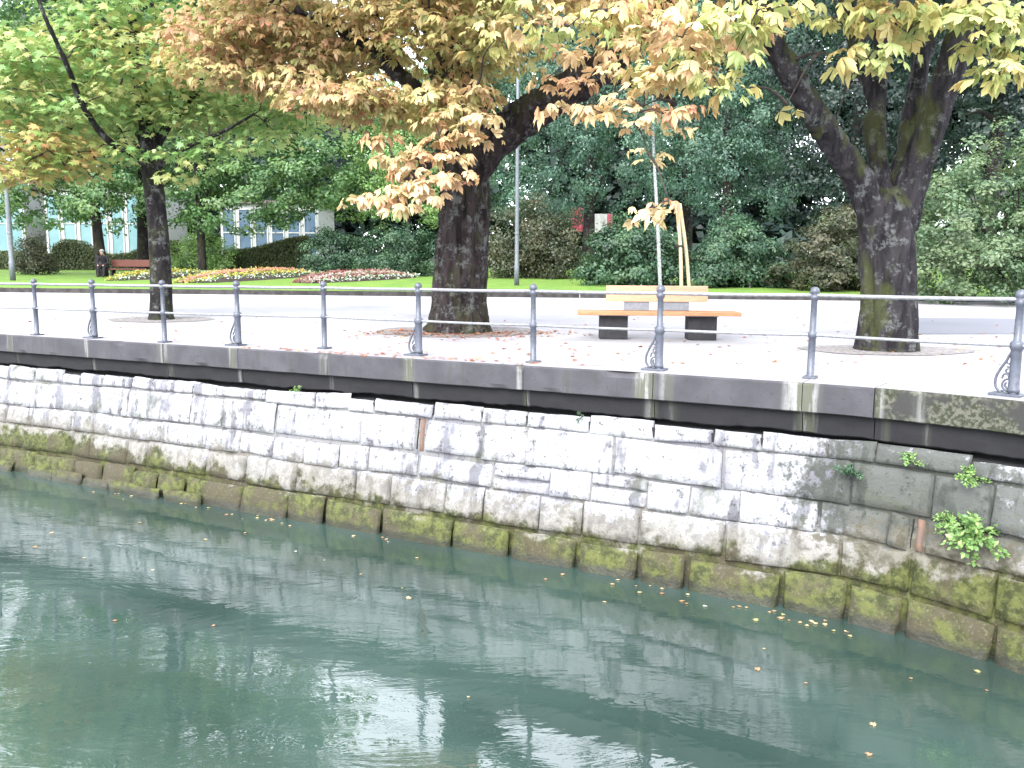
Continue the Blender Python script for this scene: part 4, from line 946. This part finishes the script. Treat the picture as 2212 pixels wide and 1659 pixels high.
def banner(label, px, py0, py1, w, Y, mat, band=None):
    q = at(px, py1, Y); top = at(px, py0, Y); g = float(lawn_z(q[0], Y)); e = tag(empty('banner', (q[0], Y, g)), label, 'banner', 'banners under the willow')
    for sx in (-1, 1):
        b = MB(); b.tube([(sx * (w / 2 + .04), 0, -.1), (sx * (w / 2 + .04), 0, top[2] - g + .08)], .035, 8); b.build('pole', M_LAMP, e)
    n = 10; V = [(-w / 2 + w * i / n, .05 * math.sin(i * 1.3), (q[2] - g) if j == 0 else (top[2] - g)) for i in range(n + 1) for j in (0, 1)]
    V += [(x, y + .015, z) for x, y, z in V]; k = 2 * (n + 1)
    F = [(2 * i, 2 * i + 2, 2 * i + 3, 2 * i + 1) for i in range(n)] + [(k + 2 * i, k + 2 * i + 1, k + 2 * i + 3, k + 2 * i + 2) for i in range(n)] + [(2 * i, k + 2 * i, k + 2 * i + 2, 2 * i + 2) for i in range(n)] + [(2 * i + 1, 2 * i + 3, k + 2 * i + 3, k + 2 * i + 1) for i in range(n)]
    link('cloth', mesh_np('cloth', V, F), mat, e)
    if band:
        b = MB(); b.box((w * .38, -.09, (q[2] + top[2]) / 2 - g + .1), (w * .26, .03, (top[2] - q[2]) * .8)); b.build('red_stripe', M_PINK, e)
banner('pink red banner left of the willow trunk', 1247, 448, 500, .75, 57, M_PINK)
banner('white banner with a red stripe right of the willow trunk', 1300, 462, 502, 1.3, 56.5, M_WCLOTH, True)

# staked sapling behind the bench
sp = lawn_hit(1440, 627); Ys = sp[1]
sg = tag(empty('sapling', sp), 'young pale stemmed sapling tied to wooden stakes behind the bench', 'tree')
P_, r_ = limb([(1427, 640, Ys, .075), (1424, 560, Ys, .072), (1420, 470, Ys, .066), (1416, 400, Ys, .06), (1412, 320, Ys, .05), (1410, 200, Ys, .03)])
b = MB(); b.tube(P_, r_, 10); wlink('trunk', b.mesh('trunk', True), M_BIRCH, sg)
for pix in ([(1472, 640, Ys - .2, .07), (1470, 540, Ys - .2, .07), (1462, 440, Ys - .2, .07)], [(1490, 640, Ys + .2, .07), (1482, 540, Ys + .2, .07), (1468, 440, Ys + .2, .07)]):
    P_, r_ = limb(pix, 4); b = MB(); b.tube(P_, r_, 8); wlink('stake', b.mesh('stake', True), M_STAKE, sg)
b = MB(); q0 = at(1466, 532, Ys); b.box(q0, (.26, .55, .07)); wlink('tie', b.mesh('tie'), M_RUBBER, sg)
bl_ = [(at(1410, 270, Ys), (1.0, 1.0, 1.3)), (at(1395, 190, Ys), (.9, .9, 1.2)), (at(1440, 210, Ys), (.8, .8, 1.0))]
scatter('crown', T_BLADE, *blob_leaves(bl_, 2600, .13, 'blue', .4, 40, .1), sg)
for px, pt in ((1620, 585), (1665, 578)):
    q = lawn_hit(px, 622); e = tag(empty('marker_stake', q), 'short grey stake in front of the evergreen shrub, %s' % ('nearer the bench' if px == 1620 else 'nearer the forked chestnut'), 'stake', 'short stakes')
    P_, r_ = limb([(px, 624, q[1], .04), (px - 1, 600, q[1], .04), (px, pt, q[1], .035)], 3); b = MB(); b.tube(P_, r_, 8); b.lathe(P_[-1], [(.045, 0), (.045, .03), (.01, .045)], 8); wlink('shaft', b.mesh('shaft', True), M_BIRCH, e)

# ------------------------------------------------------------------ flower beds
FLOW = {'yellow': [(.50, .40, .07), (.46, .36, .07), (.38, .36, .09), (.16, .22, .05), (.10, .15, .04)], 'white': [(.55, .58, .56), (.48, .52, .50), (.20, .34, .14), (.12, .24, .08)], 'red': [(.28, .09, .09), (.22, .07, .07), (.34, .18, .17), (.16, .09, .06), (.10, .12, .05)], 'pale': [(.46, .38, .34), (.40, .30, .27), (.2, .2, .12)], 'pinkish': [(.55, .22, .20), (.50, .30, .14)]}
PAL.update(FLOW)
def bed(label, pL, pR, wid, h, cols, n=4200):
    """mound between two picture points; cols: colours of the bands from the near edge to the crest"""
    a = lawn_hit(*pL); c = lawn_hit(*pR); L = np.linalg.norm(c - a); mid = (a + c) / 2; T = (c - a) / L; Nn = np.array([T[1], -T[0], 0])
    if Nn[1] > 0: Nn = -Nn
    e = tag(empty('flower_bed', mid), label, 'flower bed', 'flower beds on the lawn')
    def surf(s, v):     # s along -1..1, v across -1 (near) .. 1
        e_ = np.maximum(0, 1 - np.abs(s) ** 3.0); z = h * e_ * np.maximum(0, 1 - np.abs(v) ** 4) * (0.62 + .38 * v)
        P_ = mid + T * (s * L / 2)[..., None] - Nn * (v * wid / 2 * (.55 + .45 * e_))[..., None]; P_[..., 2] = lawn_z(P_[..., 0], P_[..., 1]) + z; return P_
    g = np.stack(np.meshgrid(np.linspace(-1, 1, 30), np.linspace(-1, 1, 11), indexing='ij'), -1); P_ = surf(g[..., 0], g[..., 1]).reshape(-1, 3) - np.array([0, 0, .03])
    F = np.array([(i * 11 + j, (i + 1) * 11 + j, (i + 1) * 11 + j + 1, i * 11 + j + 1) for i in range(29) for j in range(10)])
    wlink('earth', mesh_np('earth', P_, F, True), M_EARTH, e)
    for k, cn in enumerate(cols):
        v0 = -1 + 2 * k / len(cols); v1 = -1 + 2 * (k + 1) / len(cols); m = n // len(cols) // (3 if cn == 'white' else 1); s = rng.uniform(-.99, .99, m); v = rng.uniform(v0 + .04, v1 - .12, m); P_ = surf(s, v)
        if cn == 'white': P_[:, 2] += np.abs(np.sin(s * L * 3.2)) * .12
        P_[:, 2] += rng.uniform(0, .10, m)
        scatter('blossoms', T_BLADE, P_, frame(np.array([0, -.35, 1.0]) + rng.normal(0, .4, (m, 3)), rng.normal(0, 1, (m, 3))), .12 * rng.uniform(.7, 1.3, m), pick(cn, m), e)
bed('long bed of yellow flowers behind the slender maple trunk', (238, 606), (470, 594), 1.6, .42, ['white', 'yellow', 'yellow'], 3000)
bed('large bed with yellow flowers over a row of white ones', (395, 612), (690, 594), 2.6, .55, ['white', 'yellow', 'pinkish', 'yellow'], 4200)
bed('bed of dark red and pale pink flowers next to the stout chestnut', (650, 612), (890, 598), 2.2, .5, ['white', 'red', 'pale', 'red', 'red'], 5200)

# ------------------------------------------------------------------ far bench and seated person
fbp = lawn_hit(262, 600); fb = tag(empty('park_bench', fbp), 'low red bench in front of the dipped hedge', 'bench')
b = MB(); b.box((0.4, 0, .42), (1.9, .45, .06), bev=.01); b.build('seat', M_WOODRED, fb)
b = MB(); b.box((0.4, .22, .72), (1.9, .05, .34), bev=.01); b.build('backrest', M_WOODRED, fb)
for sx in (-.4, 1.2):
    b = MB(); b.box((sx, 0, .19), (.08, .4, .39)); b.build('leg', M_PED, fb)
def skin_body(name, verts, edges, mat, parent, sub=2):
    me = bpy.data.meshes.new(name); me.from_pydata([v[:3] for v in verts], edges, []); o = bpy.data.objects.new(name, me); COL.objects.link(o)
    m = o.modifiers.new('s', 'SKIN'); s = o.modifiers.new('u', 'SUBSURF'); s.levels = s.render_levels = sub
    for i, v in enumerate(verts): me.skin_vertices[0].data[i].radius = (v[3], v[3] if len(v) < 5 else v[4])
    me.skin_vertices[0].data[0].use_root = True
    dg = bpy.context.evaluated_depsgraph_get(); m2 = bpy.data.meshes.new_from_object(o.evaluated_get(dg)); bpy.data.objects.remove(o); m2.materials.clear(); m2.name = name
    for p_ in m2.polygons: p_.use_smooth = True
    q = link(name, m2, None, parent); m2.materials.append(mat); return q
pe = tag(empty('person', fbp + np.array([-.75, 0, 0])), 'person in a dark jacket sitting bent forward on the red bench', 'person')
pv = [(0, .02, .52, .15, .13), (0, -.02, .70, .15, .12), (0, -.12, .92, .18, .12), (0, -.20, 1.05, .10, .09), (0, -.25, 1.12, .055), (0, -.30, 1.20, .095, .10), (0, -.31, 1.29, .085, .10),
      (.10, -.05, .50, .10), (.13, -.45, .50, .075), (.14, -.50, .12, .055), (.14, -.62, .05, .045), (-.10, -.05, .50, .10), (-.13, -.45, .50, .075), (-.14, -.48, .12, .055), (-.14, -.60, .05, .045),
      (.20, -.18, 1.00, .07), (.27, -.25, .74, .052), (.14, -.48, .60, .042), (.10, -.54, .58, .035), (-.20, -.18, 1.00, .07), (-.27, -.25, .74, .052), (-.14, -.48, .60, .042), (-.10, -.54, .58, .035)]
pe_ = [(0, 1), (1, 2), (2, 3), (3, 4), (4, 5), (5, 6), (0, 7), (7, 8), (8, 9), (9, 10), (0, 11), (11, 12), (12, 13), (13, 14), (3, 15), (15, 16), (16, 17), (17, 18), (3, 19), (19, 20), (20, 21), (21, 22)]
body = skin_body('body', pv, pe_, M_CLOTH, pe); body.data.materials.append(M_SKIN)
for p_ in body.data.polygons:
    c = p_.center
    if c.z > 1.10 or (c.y < -.50 and .5 < c.z < .68): p_.material_index = 1
b = MB(); b.lathe((0, -.285, 1.27), [(.112, -.02), (.118, .03), (.10, .08), (.06, .115), (.005, .125)], 12); b.build('hair', M_HAIR, pe, True)

# ------------------------------------------------------------------ plants growing out of the wall
def wall_plant(px, py, z, size, n, pal, label, name='fern', depthoff=.06):
    u = u_at(px); q = Wp(np.array(u), np.array(float(wall_o(z)) + depthoff), z)
    # slide along the wall until the plant shows where the photograph has it
    for du in np.linspace(-1.2, 1.2, 241):
        w_ = Wp(np.array(u + du), np.array(float(wall_o(z)) + depthoff), z)
        if abs(project(w_)[0] - px) < abs(project(q)[0] - px): q = w_
    e = tag(empty(name, q), label, 'plant', 'plants rooted in the quay wall'); k = int(np.argmin(np.linalg.norm(Cuv(_us) - q[:2], axis=1))); n2 = np.array([*Nuv(_us[k]), 0.0])
    b = MB(); P_, N_, H_ = [], [], []
    for f in range(max(5, n // 16)):
        d = n2 * random.uniform(.4, 1) + rng.normal(0, .55, 3) + np.array([0, 0, .55]); d /= np.linalg.norm(d); L = size * random.uniform(.6, 1.1)
        pts = catmull([q - n2 * .06, q + d * L * .5, q + d * L + np.array([0, 0, -.22 * L])], 5); b.tube(pts, np.linspace(.004, .0015, len(pts)), 4)
        for s_ in range(36):
            i = random.randrange(3, len(pts)); P_.append(pts[i] + rng.normal(0, size * .05, 3)); H_.append(rng.normal(0, .8, 3) + d); N_.append(rng.normal(0, .5, 3) + np.array([0, 0, .9]) + n2 * .4)
    wlink('stems', b.mesh('stems'), M_TWIG, e); m = len(P_)
    scatter('fronds', T_BLADE, np.array(P_), frame(np.array(N_), np.array(H_)), size * .17 * rng.uniform(.6, 1.3, m), pick(pal, m), e)
wall_plant(2105, 1105, -1.20, .30, 420, 'light', 'bright green bushy fern on the wall below the bend')
wall_plant(2045, 1075, -1.13, .16, 160, 'light', 'small green sprig beside the bushy fern')
wall_plant(2090, 965, -.72, .17, 200, 'light', 'leafy tuft under the mossy coping stone')
wall_plant(1965, 950, -.66, .16, 120, 'light', 'upright sprig growing under the coping at the bend')
wall_plant(1835, 1010, -.85, .18, 160, 'shrub', 'dark weed clump on the stained stones')
wall_plant(645, 842, -.53, .12, 80, 'light', 'tiny tuft under the ledge near the middle of the wall')
wall_plant(1255, 897, -.55, .10, 64, 'shrub', 'tiny dark tuft under the ledge right of the stout chestnut')

# ------------------------------------------------------------------ fallen leaves
def litter(name, pts, sizes, pal, lift, parent=None):
    n = len(pts); pts = np.array(pts); pts[:, 2] += lift
    o = scatter(name, T_MAPLE, pts, frame(np.array([0, 0, 1.0]) + rng.normal(0, .22, (n, 3)), rng.normal(0, 1, (n, 3))), np.array(sizes), pick(pal, n), parent); o['kind'] = 'stuff'; return o
PAL['dead'] = [(.40, .16, .10), (.32, .12, .08), (.45, .22, .12), (.26, .12, .08), (.50, .30, .14)]
pts = []
for k in range(420):
    a = random.uniform(0, 6.28); r = .62 + abs(random.gauss(0, .55)); x_, y_ = b2[0] + math.cos(a) * r * 1.3, b2[1] - abs(math.sin(a)) * r * .9 + .1; pts.append((x_, y_, float(zp(y_))))
for k in range(320):
    px, py = random.uniform(0, 2200), random.uniform(690, 790); q = deck_hit(px, py) if k < 0 else on_z(px, py, 0.0)
    kk = int(np.argmin(np.linalg.norm(Cuv(_us) - q[:2], axis=1)))
    if (q[:2] - Cuv(_us[kk])) @ Nuv(_us[kk]) > -.03 or q[1] > 24: continue
    pts.append((q[0], q[1], float(zp(q[1]))))
for k in range(60):
    u = random.uniform(u_at(500), u_at(1150)); pts.append(tuple(Wp(np.array(u), np.array(-random.uniform(.04, .3)), 0.0)))
litter('fallen_leaves', pts, [random.uniform(.035, .075) for _ in pts], 'dead', .012)
LV, LF = T_MAPLE; fm = mesh_np('floating_leaf', LV * np.array([1, 1, .35]), LF); fm.materials.append(M_LEAF1)
fl_px = [(400, 1085), (610, 1130), (590, 1122), (560, 1110), (625, 1135), (300, 1128), (75, 1180), (445, 1165), (250, 1340), (460, 1350), (180, 1205), (110, 1150), (530, 1150), (700, 1210), (780, 1240), (870, 1270), (900, 1205), (880, 1290), (1305, 1300), (1475, 1298), (1485, 1303), (1520, 1308), (1430, 1270),
         (1690, 1335), (1705, 1340), (1730, 1343), (1745, 1350), (1800, 1362), (1830, 1365), (1835, 1372), (1650, 1400), (1740, 1475), (1640, 1445), (2110, 1450), (2130, 1490), (1970, 1465), (1010, 1505), (1890, 1565), (1880, 1630), (1180, 1250), (640, 1190), (330, 1230)]
NFAR = len(fl_px)
for k in range(44):
    u_ = random.gauss(u_at(random.choice([300, 420, 600, 850, 1480, 1720, 1830])), .35); fl_px.append(tuple(project(Wp(np.array(u_), np.array(.42 + abs(random.gauss(0, .16))), ZW))[:2]))
for i, (px, py) in enumerate(fl_px):
    q = on_z(px, py, ZW + .012); o = bpy.data.objects.new('floating_leaf', fm); COL.objects.link(o); o.location = Vector(q); s_ = random.uniform(.022, .05) * (1.5 if i in (1, 2, 19, 23) else 1)
    o.scale = (s_,) * 3; o.rotation_euler = (random.uniform(-.12, .12), random.uniform(-.12, .12), random.uniform(0, 6.28)); c = pick('gold', 1)[0] if random.random() < .93 else np.array([.45, .45, .40]); o.color = (*map(float, c), 1)
    near = i >= NFAR
    tag(o, 'small autumn leaf drifting close under the mossy foot of the wall' if near else 'small autumn leaf floating on the open green water', 'leaf', 'leaves gathered under the wall' if near else 'leaves floating on the water')
